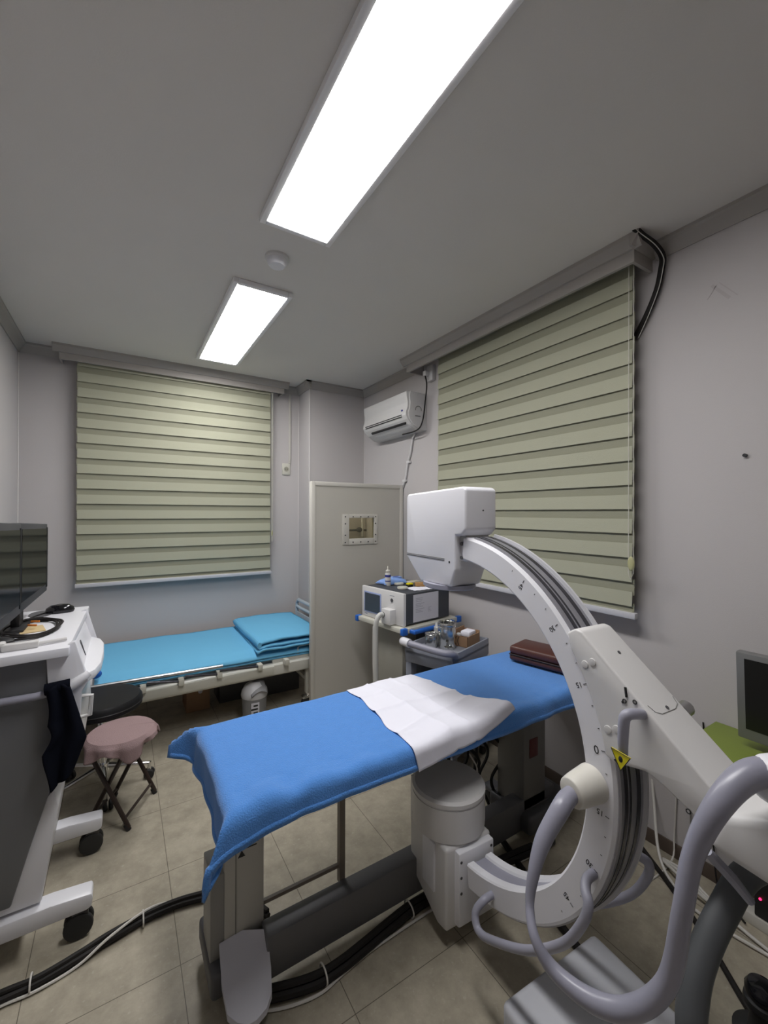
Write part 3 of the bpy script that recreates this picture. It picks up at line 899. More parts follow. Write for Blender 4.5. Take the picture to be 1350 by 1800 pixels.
# ------------------------------------------------------------------ stools
t = thing('swivel_stool', 'black padded round swivel stool on a chrome star base, between cart and bed', 'stool', (-.088, 2.86, 0))
sx, sy = -.088, 2.86
MB().lathe([(0, .44), (.185, .44), (.197, .452), (.197, .49), (.185, .508), (.12, .515), (0, .516)], (sx, sy, 0), seg=48).build('seat', mat('black vinyl', (.010, .010, .011), .5, spec=.3), t)
MB().lathe([(.198, .468), (.2005, .472), (.198, .476)], (sx, sy, 0), seg=48).build('seat_piping', M_BLACK, t)
MB().cyl((sx, sy, .10), (sx, sy, .44), .022).build('gas_lift', M_CHROME, t)
MB().cyl((sx, sy, .085), (sx, sy, .14), .035).build('hub', M_CHROME, t)
for k in range(5):
    a = R(206 + 72 * k)
    ex, ey = sx + .235 * math.cos(a), sy + .235 * math.sin(a)
    lg = MB().tube([(sx, sy, .125), (ex, ey, .085)], [.016, .010], seg=10, smooth=False).build('leg', M_CHROME, t)
    MB().cyl((ex, ey, .05), (ex, ey, .092), .010).build('caster_stem', M_CHROME, lg)
    for s_ in (-1, 1):
        px, py = -math.sin(a) * .014 * s_, math.cos(a) * .014 * s_
        MB().cyl((ex + px * .4, ey + py * .4, .027), (ex + px * 1.6, ey + py * 1.6, .027), .027, bev=.004).build('caster_wheel', M_RUBBER, lg)

t = thing('folding_stool', 'folding stool with dark brown crossed legs and a pink towel-covered seat', 'stool', (0, 2.48, 0))
ux = Vector((.128, .24, 0)).normalized()      # along one leg pair's feet
A1, A2 = Vector((.036, 2.405, 0)), Vector((.163, 2.645, 0))
B1, B2 = Vector((-.150, 2.50, 0)), Vector((-.022, 2.735, 0))
T = .405
def leg_pair(F1, F2, D1, D2):
    for a, b in ((F1, D1), (F2, D2)):
        top = a.lerp(b, .93) + Vector((0, 0, T))
        lg = MB().tube([a + Vector((0, 0, .012)), top], .0105, seg=10, smooth=False).build('leg', M_WOODM, t)
        MB().cyl(a, a + (top - a).normalized() * .03, .0125).build('foot_cap', M_BLACK, lg)
    p, q = F1.lerp(D1, .10) + Vector((0, 0, .055)), F2.lerp(D2, .10) + Vector((0, 0, .055))
    MB().tube([p, q], .007, seg=8, smooth=False).build('stretcher', M_WOODM, t)
leg_pair(A1, A2, B1, B2)
leg_pair(B1 + ux * .022, B2 - ux * .022, A1 + ux * .022, A2 - ux * .022)
scx, scy = .005, 2.515
MB().lathe([(0, .395), (.142, .395), (.150, .405), (.148, .425), (.13, .440), (0, .448)], (scx, scy, 0)).build('seat', M_WOODM, t)
def towel(u, v):
    a = 2 * PI * u
    drop = .022 + .018 * max(0, math.sin(2 * a + .6)) + .070 * math.exp(-((a - R(283)) / .40) ** 2) + .035 * math.exp(-((a - R(215)) / .35) ** 2) + .030 * math.exp(-((a - R(20)) / .30) ** 2)
    r0 = .150
    if v < .6:
        r = r0 * v / .6
        z = .458 - .012 * (v / .6) ** 3 + .002 * fbm(r * math.cos(a), r * math.sin(a), 0, 9)
    else:
        w = (v - .6) / .4
        r = r0 + .010 * min(1, w * 4) + .013 * w * math.sin(a * 9) + .006 * w * math.sin(a * 17 + 1)
        z = .446 - .006 - drop * w
    return Vector((scx + r * math.cos(a), scy + r * math.sin(a), z))
MB().grid(96, 26, towel).build('towel_cover', M_PINK, t, solid=.005)

# ------------------------------------------------------------------ generator on its cart
RFR = R(8)
GX, GY, TZ = 1.551, 2.239, .812
t = thing('generator_cart', 'beige trolley with blue corner handles carrying the generator box', 'cart', (GX, GY, 0), RFR)
MB().box(-.035, .50, -.040, .450, TZ - .032, TZ, bev=.004).build('tray', M_BEIGE, t, local=True)
MB().tube([(.03, -.042, TZ - .02), (.03, -.066, TZ - .022), (.42, -.066, TZ - .022), (.42, -.042, TZ - .02)], .015, smooth=False).build('side_handle', M_BLUE, t, local=True)
for x, y in ((-.045, -.046), (-.045, .44), (.485, -.046)):
    MB().box(x, x + .045, y, y + .03, TZ - .040, TZ + .004, bev=.006).build('corner_cap', M_BLUE, t, local=True)
MB().box(.03, .16, .04, .36, .12, TZ - .032, bev=.01).build('column', mat('dark beige cover', (.30, .29, .25), .45), t, local=True)
MB().box(.16, .47, .045, .355, .10, TZ - .06, bev=.008).build('rear_column', M_DGREY, t, local=True)
MB().box(-.02, .48, -.02, .42, .07, .11, bev=.01).build('base', M_BEIGE, t, local=True)
for x in (.02, .44):
    for y in (.02, .38):
        MB().cyl((x, y - .012, .035), (x, y + .012, .035), .035, bev=.004).build('caster', M_RUBBER, t, local=True)

t = thing('generator_box', 'white-fronted medical generator box with a small screen, paper sheet taped to its dark side', 'machine', (GX, GY, 0), RFR)
GH, GW, GL = .205, .440, .425      # height, along y, along x
MB().box(.022, GL + .02, .0, GW, TZ + .008, TZ + GH + .008, bev=.004).build('cabinet', mat('graphite metal', (.045, .05, .06), .5), t, local=True)
MB().box(0, .024, -.003, GW + .003, TZ + .002, TZ + GH + .012, bev=.005).build('front_panel', M_WHITE2, t, local=True)
MB().box(-.003, .004, .225, GW - .025, TZ + .035, TZ + GH - .022, bev=.002).build('screen_frame', mat('lilac frame', (.30, .36, .58), .4), t, local=True)
MB().box(-.0045, .002, .236, GW - .036, TZ + .045, TZ + GH - .032).build('screen', mat('small screen', (.045, .055, .07), .3), t, local=True)
MB().box(-.05, .004, .075, .165, TZ + .004, TZ + .105, bev=.006).build('socket_block', M_WHITE2, t, local=True)
MB().cyl((-.004, .112, TZ + .160), (.002, .112, TZ + .160), .012).build('dial', M_MGREY, t, local=True)
g = MB()
g.box(-.0008, .002, .088, .135, TZ + .188, TZ + .191)
g.build('front_print', mat('grey blue print', (.15, .17, .25), .6), t, local=True)
MB().box(-.0008, .002, GW - .06, GW - .03, TZ + .020, TZ + .025).build('corner_print', MATS['grey blue print'], t, local=True)
MB().cyl((-.054, .145, TZ + .066), (-.048, .145, TZ + .066), .018).build('connector_ring', M_MGREY, t, local=True)
hz = MB()
hz.tube([(-.05, .145, TZ + .066), (-.075, .148, TZ + .066), (-.098, .152, TZ + .035), (-.104, .156, TZ - .03), (-.102, .156, TZ - .25), (-.092, .16, TZ - .50), (-.06, .17, .10), (-.03, .2, .03)], .0165, seg=12)
hz.build('white_hose', mat('white hose', (.56, .56, .53), .5), t, local=True)
MB().tube([(-.05, .235, TZ - .03), (-.057, .233, TZ - .06), (-.058, .230, TZ - .30), (-.05, .22, TZ - .55), (-.035, .23, .11)], .010, seg=10).build('thin_hose', MATS['white hose'], t, local=True)
pp = MB()
pp.box(.088, .330, -.0022, -.0006, TZ + .018, TZ + .200)
pp = pp.build('taped_paper', M_PAPER, t, local=True, smooth=0)
tx = MB()
random.seed(9)
for k in range(9):
    z = TZ + .172 - .010 * k - (.006 if k > 2 else 0) - (.006 if k > 5 else 0)
    tx.box(.11, .11 + random.uniform(.05, .085), -.0028, -.0021, z, z + .003)
for k in range(4):
    tx.box(.225, .225 + random.uniform(.02, .04), -.0028, -.0021, TZ + .100 - .009 * k, TZ + .1025 - .009 * k)
tx.build('printed_lines', mat('faint print', (.36, .36, .41), .8), pp, local=True, smooth=0)

# things lying on the generator
GT = TZ + GH + .008
gm = Matrix.Translation((GX, GY, 0)) @ Matrix.Rotation(RFR, 4, 'Z')
def gp(x, y, z=0):
    v = gm @ Vector((x, y, 0))
    return (v.x, v.y, GT + z)
p = gp(.150, .330)
t = thing('gel_bottle', 'white squeeze bottle with a nozzle and blue label on the generator box', 'bottle', p)
MB().lathe([(0, 0), (.0195, 0), (.021, .004), (.021, .082), (.018, .092), (.012, .096), (0, .096)], p).build('bottle_body', M_WHITE2, t)
MB().lathe([(.016, .094), (.017, .096), (.017, .110), (.012, .114), (.006, .116), (.003, .142), (0, .143)], p).build('nozzle_cap', M_CREAM2, t)
MB().lathe([(.0213, .062), (.0214, .064), (.0214, .078), (.0213, .080)], p).build('blue_label', M_LABELB, t)
MB().lathe([(.0213, .030), (.0214, .031), (.0214, .036), (.0213, .037)], p).build('label_stripe', M_LABELB, t)
p = gp(.225, .372)
t = thing('wipes_pack', 'pale blue soft pack of wipes behind the white squeeze bottle', 'wipes', p)
MB().grid(24, 16, lambda u, v: Vector((p[0] + (u - .5) * .20 + .01 * math.sin(v * 5), p[1] + (v - .5) * .125, p[2] + .006 + .040 * (max(0, math.sin(PI * u)) * max(0, math.sin(PI * v))) ** .4 + .004 * fbm(u, v, 2, 5)))).build('wrap', M_WIPES, t, solid=.004)
MB().box(p[0] - .005, p[0] + .075, p[1] - .028, p[1] + .028, p[2] + .041, p[2] + .051, bev=.004, rz=R(-5)).build('flip_lid', M_WIPES, t)
MB().lathe([(0, 0), (.026, 0), (.026, .002), (0, .002)], (p[0] + .035, p[1], p[2] + .050), sy=.6).build('opening', M_LABELB, t)
for i, (x, y, lab) in enumerate(((.230, .300, 'shallow white dish with a pale lid on the generator box, farther from the front'), (.135, .155, 'shallow white dish with a pale lid at the near edge of the generator box'))):
    q = gp(x, y)
    t = thing('round_dish', lab, 'dish', q, group='two shallow dishes on the generator box')
    MB().lathe([(0, 0), (.032, 0), (.037, .005), (.037, .012), (.035, .014)], q).build('dish', M_CREAM2, t)
    MB().lathe([(.0355, .0125), (.0365, .015), (.033, .0175), (0, .0165)], q).build('lid', mat('pale green lid', (.52, .53, .45), .3), t)
q = gp(.235, .085)
t = thing('gauze_sheet', 'crumpled white gauze sheet under the small boxes on the generator', 'gauze', q)
MB().grid(22, 16, lambda u, v: Vector((q[0] + (u - .5) * .17, q[1] + (v - .5) * .12, q[2] + .004 + .003 * fbm(u, v, 0, 6)))).build('gauze', M_SHEET, t, solid=.003)
q = gp(.250, .205, .0)
t = thing('yellow_box', 'small bright yellow box with a black base on the generator', 'box', q)
MB().box(q[0] - .022, q[0] + .022, q[1] - .016, q[1] + .016, q[2] + .012, q[2] + .024, bev=.003).build('lid', M_YELLOW, t)
MB().box(q[0] - .020, q[0] + .020, q[1] - .015, q[1] + .015, q[2], q[2] + .012, bev=.002).build('base', M_BLACK, t)
q = gp(.285, .135, .009)
tag(MB().box(q[0] - .034, q[0] + .034, q[1] - .024, q[1] + .024, q[2], q[2] + .024, bev=.002, rz=R(-25)).build('carton_box', mat('brown carton', (.36, .20, .075), .7)), 'small brown carton beside the yellow box on the generator', 'box')
q = gp(.375, .130, .0)
tag(MB().box(q[0] - .03, q[0] + .03, q[1] - .012, q[1] + .012, q[2], q[2] + .010, bev=.002, rz=R(-12)).build('pale_strip', mat('pale yellow strip', (.6, .62, .38), .6)), 'pale yellow strip at the rear of the generator top', 'strip')
q = gp(.375, .30, .0)
tag(MB().box(q[0] - .055, q[0] + .055, q[1] - .03, q[1] + .03, q[2], q[2] + .014, bev=.003).build('flat_packet', mat('beige packet', (.50, .47, .38), .6)), 'flat beige packet beside the wipes pack on the generator', 'packet')

# ------------------------------------------------------------------ utility cart with steel jars
UR = R(18)
t = thing('utility_cart', 'grey plastic utility cart with a curved push handle, behind the treatment table', 'cart', (1.596, 1.811, 0), UR)
UZ = .715
UA, UB = .452, .339
MB().box(0, UA, 0, UB, UZ - .02, UZ - .005).build('tray_floor', M_BED, t, local=True)
rim = MB()
for (x0, x1, y0, y1) in ((0, UA, -.0, .012), (0, UA, UB - .012, UB), (0, .012, 0, UB), (UA - .012, UA, 0, UB)):
    rim.box(x0, x1, y0, y1, UZ - .075, UZ + .03, bev=.004)
rim.build('tray_rim', M_BED, t, local=True)
MB().tube([(.03, UB - .012, UZ + .02), (-.02, UB - .005, UZ + .050), (-.048, UB - .03, UZ + .060), (-.055, UB * .5, UZ + .056), (-.048, .04, UZ + .050), (-.015, -.002, UZ + .044), (.035, .002, UZ + .02)], .0195, seg=14, n=8).build('push_handle', M_GREYP, t, local=True)
MB().tube([(-.018, UB - .003, UZ + .051), (-.046, UB - .025, UZ + .061), (-.054, UB - .075, UZ + .060)], .0255, seg=14).build('handle_end', M_WHITE, t, local=True)
for x, y in ((.032, .024), (UA - .032, .024), (.032, UB - .024), (UA - .032, UB - .024)):
    lg = MB().box(x - .030, x + .030, y - .022, y + .022, .06, UZ - .02, bev=.008).build('leg', M_BED, t, local=True)
    MB().cyl((x, y - .012, .032), (x, y + .012, .032), .032, bev=.004).build('caster', M_RUBBER, lg, local=True)
MB().box(.0, UA, 0, UB, .14, .16, bev=.003).build('lower_shelf', M_BED, t, local=True)

um = Matrix.Translation((1.596, 1.811, 0)) @ Matrix.Rotation(UR, 4, 'Z')
def upt(x, y):
    v = um @ Vector((x, y, 0))
    return (v.x, v.y, UZ - .005)
def jar(p, r, h, label):
    t = thing('steel_jar', label, 'jar', p, group='stainless steel jars on the utility cart')
    MB().lathe([(0, 0), (r * .96, 0), (r, .004), (r, h * .82), (r * .98, h * .84), (0, h * .84)], p, seg=40).build('canister', M_STEEL, t)
    MB().lathe([(r * 1.03, h * .80), (r * 1.06, h * .82), (r * 1.06, h * .90), (r * 1.0, h * .935), (r * .85, h * .94), (r * .80, h * .92), (0, h * .92)], p, seg=40).build('lid', M_STEEL, t)
    MB().tube([(p[0] - r * .45, p[1], p[2] + h * .92), (p[0] - r * .4, p[1], p[2] + h * 1.0), (p[0], p[1], p[2] + h * 1.03), (p[0] + r * .4, p[1], p[2] + h * 1.0), (p[0] + r * .45, p[1], p[2] + h * .92)], r * .07, seg=8).build('lid_handle', M_STEEL, t)
jar(upt(.205, .165), .054, .170, 'tall stainless steel jar with a lid on the utility cart')
jar(upt(.150, .245), .040, .092, 'short stainless steel jar left of the tall one on the utility cart')
p = upt(.125, .105)
t = thing('steel_cup', 'small steel cup with a ring handle in front of the tall jar', 'cup', p)
MB().lathe([(0, 0), (.022, 0), (.026, .035), (.024, .036), (.02, .004), (0, .004)], p).build('cup', M_STEEL, t)
MB().tube([(p[0] - .02, p[1] - .022, p[2] + .03), (p[0] - .01, p[1] - .026, p[2] + .052), (p[0] + .012, p[1] - .026, p[2] + .052), (p[0] + .02, p[1] - .022, p[2] + .03)], .003, seg=8).build('ring_handle', M_STEEL, t)
p = upt(.355, .115)
t = thing('open_carton', 'open brown cardboard box holding small white supplies on the utility cart', 'box', p, UR)
w, d, hh = .082, .058, .066
cb = MB()
cb.box(-w, w, -d, -d + .004, 0, hh)
cb.box(-w, w, d - .004, d, 0, hh + .026)
cb.box(-w, -w + .004, -d, d, 0, hh)
cb.box(w - .004, w, -d, d, 0, hh + .012)
cb.box(-w, w, -d, d, 0, .004)
cb.build('carton', M_CARD, t, local=True, smooth=0)
for k in range(3):
    MB().tube([(-w - .0006, .040 - .020 * k + .010 * math.sin(z * PI), .006 + z * .054) for z in (0, .25, .5, .75, 1)], .002, seg=6).build('curved_print', M_INK, t, local=True)
pm = Matrix.Translation(p) @ Matrix.Rotation(UR, 4, 'Z')
def cp_(x, y, z):
    return tuple(pm @ Vector((x, y, z)))
c = cp_(.025, -.005, .064)
tag(MB().box(c[0] - .045, c[0] + .045, c[1] - .035, c[1] + .035, c[2] - .018, c[2] + .018, bev=.01, rz=UR).build('tissue_packet', M_SHEET), 'white packet sticking out of the open cardboard box', 'packet')
c = cp_(-.055, .018, .045)
tag(MB().lathe([(0, 0), (.016, 0), (.016, .026), (.011, .031), (0, .031)], c).build('white_jar', M_WHITE2), 'small white jar at the left end inside the open cardboard box', 'jar')
q = upt(.285, .29)
tag(MB().lathe([(0, 0), (.02, 0), (.02, .09), (.012, .10), (.010, .12), (0, .12)], q).build('plastic_bottle', mat('clear bottle', (.6, .6, .58), .2)), 'small pale bottle between the tall jar and the cardboard box', 'bottle')


# ------------------------------------------------------------------ treatment table
TT = .735                                     # top of the table board
tx0, tx1, ty0, ty1 = .300, 2.00, 1.165, 1.705
t = thing('treatment_table', 'long x-ray treatment table on a grey floor beam, under the royal blue fleece blanket', 'table', (1.1, 1.43, 0))
MB().box(tx0, tx1, ty0, ty1, .690, TT, bev=.008).build('tabletop', M_MGREY, t)
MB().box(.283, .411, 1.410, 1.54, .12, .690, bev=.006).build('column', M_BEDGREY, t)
MB().box(.241, .285, 1.412, 1.538, .12, .400, bev=.004).build('column_side', mat('shaded side enamel', (.26, .255, .24), .4), t)  # left face of the column: darker copy of its enamel, shade painted in
MB().box(.318, .3195, 1.4085, 1.411, .16, .66).build('column_seam', M_INK, t)
lb = MB()
lb.box(.348, .392, 1.4085, 1.4105, .462, .466)
lb = lb.build('warning_print', M_INK, t)
MB().box(.352, .385, 1.4085, 1.4105, .452, .455).build('small_print', M_INK, t)
MB().prism([(.325, .430), (.348, .430), (.337, .451)], 'y', 1.4085, 1.4105).build('warning_triangle', M_INK, t)
MB().box(1.62, 1.78, 1.335, 1.50, .14, .690, bev=.006).build('column', mat('shaded grey enamel', (.16, .155, .145), .4), t)  # under-table shade is put into this column's darker grey
MB().box(1.66, 1.72, 1.332, 1.336, .38, .47, bev=.002).build('red_switch_plate', mat('dull red', (.10, .015, .015), .5), t)
MB().box(.40, 1.85, 1.335, 1.405, .055, .195, bev=.005).build('floor_beam', mat('slate beam', (.12, .12, .125), .4), t)
MB().box(.235, .42, 1.36, 1.60, .055, .135, bev=.015, seg=4).build('end_base', M_MGREY, t)
MB().box(1.6, 1.95, 1.28, 1.54, .055, .14, bev=.02, seg=4).build('end_base', M_MGREY, t)
ft = MB()
foot = [(.268, 1.409, .185), (.340, 1.409, .19), (.402, 1.375, .19), (.408, 1.352, .165), (.404, 1.308, .125), (.395, 1.270, .09), (.372, 1.247, .078), (.340, 1.238, .072), (.315, 1.240, .072), (.290, 1.258, .076), (.268, 1.285, .085), (.264, 1.345, .12)]
up_ = [ft.bm.verts.new(p) for p in foot]
dn_ = [ft.bm.verts.new((p[0], p[1], p[2] - .02)) for p in foot]
ft.bm.faces.new(up_); ft.bm.faces.new(dn_[::-1])
for i in range(len(foot)):
    ft.bm.faces.new((up_[i], dn_[i], dn_[(i + 1) % len(foot)], up_[(i + 1) % len(foot)]))
bmesh.ops.triangulate(ft.bm, faces=[f for f in ft.bm.faces if len(f.verts) > 4])
ft.build('foot_plate', mat('pale grey cover', (.52, .52, .57), .4), t, smooth=30)
for x, y in ((.315, 1.290), (.315, 1.62), (1.70, 1.26), (1.70, 1.62)):
    MB().cyl((x - .018, y, .030), (x + .018, y, .030), .030, bev=.005).build('caster', M_RUBBER, t)
    MB().cyl((x, y, .04), (x, y, .075), .012).build('caster_stem', M_MGREY, t)
    if y > 1.5:
        MB().box(x - .04, x + .04, 1.50, y + .02, .075, .10, bev=.006).build('foot_bar', M_MGREY, t)
MB().box(.690, .712, 1.405, 1.427, .18, .69).build('post', mat('taupe steel', (.16, .135, .11), .4), t)
MB().box(.411, .70, 1.416, 1.428, .232, .244).build('link_rod', MATS['taupe steel'], t)
t = thing('cable_heap', 'heap of black cables hanging in the dark under the right end of the table', 'cables', (1.45, 1.55, 0))
random.seed(3)
for k in range(7):
    x0, y0 = 1.30 + .05 * k, 1.50 + random.uniform(-.05, .08)
    MB().tube([(x0, y0, .685), (x0 + random.uniform(-.05, .05), y0 + .02, .50), (x0 + random.uniform(-.08, .08), y0, .34), (x0 + random.uniform(-.05, .05), y0 + .03, .20), (x0 + .1, y0 + .05, .02)], .008, seg=6).build('cable', M_CABLE, t)
MB().tube([(1.42, 1.49, .40), (1.45, 1.47, .33), (1.43, 1.46, .25), (1.46, 1.48, .2)], .004, seg=6).build('pale_cable', M_WCABLE, t)

# blue fleece blanket
BZ = TT + .014
bex0, bex1, bey0, bey1 = .238, 2.005, 1.160, 1.712
RR = .030
def edge(d):
    if d <= 0:
        return d, 0.0
    a = d / RR
    if a < PI / 2:
        return RR * math.sin(a), RR * (1 - math.cos(a))
    return RR + .10 * (d - RR * PI / 2), RR + (d - RR * PI / 2)
OVL, OVN, OVF = .140, .088, .095
def blanket_pt(px, py):
    """px, py = position on the flat cloth"""
    dxl = (bex0 + RR) - px
    dyn = (bey0 + RR) - py
    dyf = py - (bey1 - RR)
    ol, zl = edge(dxl)
    on, zn = edge(dyn)
    of, zf = edge(dyf)
    x = px if dxl <= 0 else bex0 + RR - ol
    y = py
    if dyn > 0:
        y = bey0 + RR - on
    if dyf > 0:
        y = bey1 - RR + of
    zy, dy = (zn, dyn) if dyn > 0 else (zf, dyf)
    z = BZ - max(zl, zy) - .18 * min(zl, zy)
    # corners stand out as cones
    if dxl > 0 and max(dyn, dyf) > 0:
        k = min(dxl, max(dyn, dyf))
        x -= (.78 if dyf > 0 else .55) * k
        y += (.45 * k if dyf > 0 else -.30 * k)
        z += (.30 if dyf > 0 else -.10) * k
    # the overhanging end is pulled in half-way between the corners
    if dxl > 0:
        m = max(0.0, 1 - ((py - 1.42) / .22) ** 2)
        x += .012 * m * min(1, dxl / .1)
        x += .005 * math.sin(py * 38) * min(1, dxl / .1) * (1 - .5 * m)
    if dyn > 0 and px < .50:
        w_ = min(1, (.50 - px) / .22)
        z -= .026 * w_ * w_ * min(1, dyn / .085)
    amp = .0025
    z += amp * fbm(px, py, 0, 5) + (.006 * fbm(px, py, 5, 9) if dyn > -.06 and dyn < .04 else 0)
    if dyn > .03:
        y += .010 * fbm(px, 0, 2, 7) * min(1, (dyn - .03) / .04)
    # soft ridges near the front-left corner
    z += .010 * math.exp(-(((px - .40) / .10) ** 2 + ((py - 1.20) / .05) ** 2)) * math.sin(px * 40)
    return Vector((x, y, z))
cx0, cx1, cy0, cy1 = bex0 + RR - OVL, bex1, bey0 + RR - OVN, bey1 - RR + OVF
t = thing('fleece_blanket', 'royal blue fleece blanket draped over the treatment table', 'blanket', (1.1, 1.43, BZ))
MB().grid(170, 74, lambda u, v: blanket_pt(cx0 + (cx1 - cx0) * u, cy0 + (cy1 - cy0) * v)).build('blanket', M_FLEECE, t, solid=.009, smooth=180)
hem = []
for k in range(140):
    hem.append(blanket_pt(cx1 - (cx1 - cx0 - .012) * k / 139, cy0 + .012))
for k in range(1, 60):
    hem.append(blanket_pt(cx0 + .012, cy0 + .012 + (cy1 - cy0 - .024) * k / 59))
hm = MB()
hm.tube(hem, .0105, seg=8, smooth=False, flat=.8)
hm.build('hem', M_FLEECE, t, smooth=180)

# white paper sheet lying across the blanket
t = thing('white_sheet', 'crumpled white paper sheet laid across the blue fleece blanket', 'sheet', (1.05, 1.40, BZ))
def sheet_pt(u, v):
    # v: 0 far edge .. 1 near hanging edge ; u: 0 left .. 1 right
    xl = .862 - .012 * v + .010 * math.sin(v * 7) - .010 * math.sin(v * 23) * .4
    xr = 1.215 + .10 * v + .012 * math.sin(v * 5)
    px = xl + (xr - xl) * u
    py = 1.692 - (.60 - .035 * u) * v
    p = blanket_pt(px, py)
    z = .0055
    z += .007 * abs(math.sin(u * 3.2 + .4 * math.sin(v * 3))) ** 8 + .009 * math.exp(-abs(v - .42 - .05 * u) / .022) + .007 * math.exp(-abs(u - .30 - .1 * v) / .03) + .006 * math.exp(-abs(u - .66 + .06 * v) / .03)
    z += .007 * math.exp(-abs(v - .72 + .1 * u) / .02) + .006 * math.exp(-abs(v - .18 - .03 * u) / .02) + .0030 * (1 + fbm(px, py, 3, 8))
    lift = max(0, (u - .66) / .34) * max(0, (v - .55) / .45)
    z += .075 * lift ** 1.3
    q = Vector((p.x + .015 * lift, p.y - (.006 if v > .85 else 0) - .020 * lift, p.z + z))
    if v > .86:
        q.y -= .004
    return q
MB().grid(70, 80, sheet_pt).build('sheet', M_SHEET, t, smooth=60, solid=.0012)

t = thing('leather_pillow', 'dark brown-red leather pillow block at the right end of the blanket', 'pillow', (1.9, 1.42, BZ), R(13))
MB().box(-.085, .095, -.17, .17, .014, .050, bev=.014, seg=3).build('lower_half', M_BROWN, t, local=True)
MB().box(-.085, .095, -.17, .17, .048, .094, bev=.016, seg=3).build('upper_half', M_BROWN, t, local=True)
MB().tube([(-.087, -.165, .049), (-.087, .165, .049), (.09, .168, .049), (.097, .16, .049), (.097, -.165, .049), (.09, -.172, .049), (-.08, -.172, .049)], .0035, seg=6, smooth=False).build('seam', M_WOODM, t, local=True)

# ------------------------------------------------------------------ C-arm x-ray machine
CR = R(-3.314)
t = thing('c_arm', 'white C-shaped x-ray machine straddling the treatment table', 'x-ray machine', (1.042, 1.176, 0), CR)
CZ = .851
A0, A1 = R(-82), R(85)
W = .117
sec = [(.004, .540), (.030, .540), (.034, .548), (.083, .548), (.087, .540), (.113, .540), (.117, .545), (.117, .612), (.111, .622), (.006, .622), (0, .614), (0, .545)]
MB().arc(sec, CZ, A0, A1).build('arc', M_WHITE, t, local=True, smooth=30)
MB().arc([(.033, .5475), (.084, .5475), (.084, .5495), (.033, .5495)], CZ, A0, A1).build('inner_channel', M_GREYP, t, local=True)
MB().arc([(.010, .618), (.110, .618), (.108, .627), (.012, .627)], CZ, A0 + R(2), A1 - R(4)).build('outer_rail', M_TRACK, t, local=True)
for n0, n1, h in ((.024, .036, .6285), (.044, .050, .6285), (.074, .088, .6285)):
    MB().arc([(n0, .625), (n1, .625), (n1, h), (n0, h)], CZ, A0 + R(2), A1 - R(4)).build('rail_groove', M_DARKSTEEL, t, local=True)
MB().arc([(.100, .622), (.112, .622), (.110, .636), (.102, .636)], CZ, A0 + R(2), A1 - R(4)).build('rail_lip', M_RAIL, t, local=True)

def S(s, z, n=0.0):
    return (n, -s, z)
def arcpt(a, r, n=0.0):
    return S(r * math.cos(a), CZ + r * math.sin(a), n)
a_off = R(11.42)
tk = MB()
for k in range(-50, 51, 5):
    a = a_off + R(k)
    big = k % 15 == 0
    d = Vector(arcpt(a, 1, 0)) - Vector(arcpt(a, 0, 0))
    up = Vector((0, -math.sin(a) * -1, math.cos(a)))
    tk.tube([arcpt(a, .594 if big else .597, -.0003), arcpt(a, .604 if big else .601, -.0003)], .0008, seg=6, smooth=False)
    if big:
        add_num = MB()
        add_text(add_num, str(abs(k)), .028 if k == 0 else .019, arcpt(a, .580, -.0002), -d, -up, .0004)
        add_num.build('scale_number', M_INK, t, local=True, smooth=0)
tk.build('scale_ticks', M_INK, t, local=True, smooth=0)

# image intensifier (above the table)
prof = [(.306, 1.372), (.306, 1.622), (.296, 1.636), (-.070, 1.650), (-.086, 1.640), (-.086, 1.498), (-.062, 1.474), (-.030, 1.474), (-.030, 1.350), (.000, 1.284), (.196, 1.278)]
MB().prism(prof, 'x', -.018, .126, bev=.020, seg=5).build('image_intensifier', M_WHITE, t, local=True, smooth=40)
MB().lathe([(0, 1.266), (.096, 1.266), (.100, 1.270), (.100, 1.284), (0, 1.282)], (.053, .100, 0), seg=48, sx=.95, sy=1.15).build('detector_rim', M_GREYP, t, local=True)
MB().box(-.019, -.0175, .035, .300, 1.3765, 1.3795).build('housing_seam', M_MGREY, t, local=True)
MB().box(-.019, -.0175, .035, .300, 1.3835, 1.3855).build('housing_seam', MATS['grey print'], t, local=True)
MB().cyl((.062, -.0875, 1.565), (.062, -.085, 1.565), .003, seg=10).build('screw', M_INK, t, local=True)
MB().cyl((-.0195, .005, 1.375), (-.017, .005, 1.375), .004, seg=10).build('screw', M_INK, t, local=True)
MB().box(.002, .112, -.062, -.028, 1.452, 1.478, bev=.003).build('mount_plate', mat('mount grey', (.38, .38, .37), .4), t, local=True)
MB().box(.008, .109, -.066, -.014, 1.380, 1.458, bev=.004).build('mount_block', M_WHITE, t, local=True)
for z in (1.395, 1.445):
    MB().cyl((-.003, -.044, z), (.010, -.044, z), .007, seg=12).build('mount_screw', M_MGREY, t, local=True)

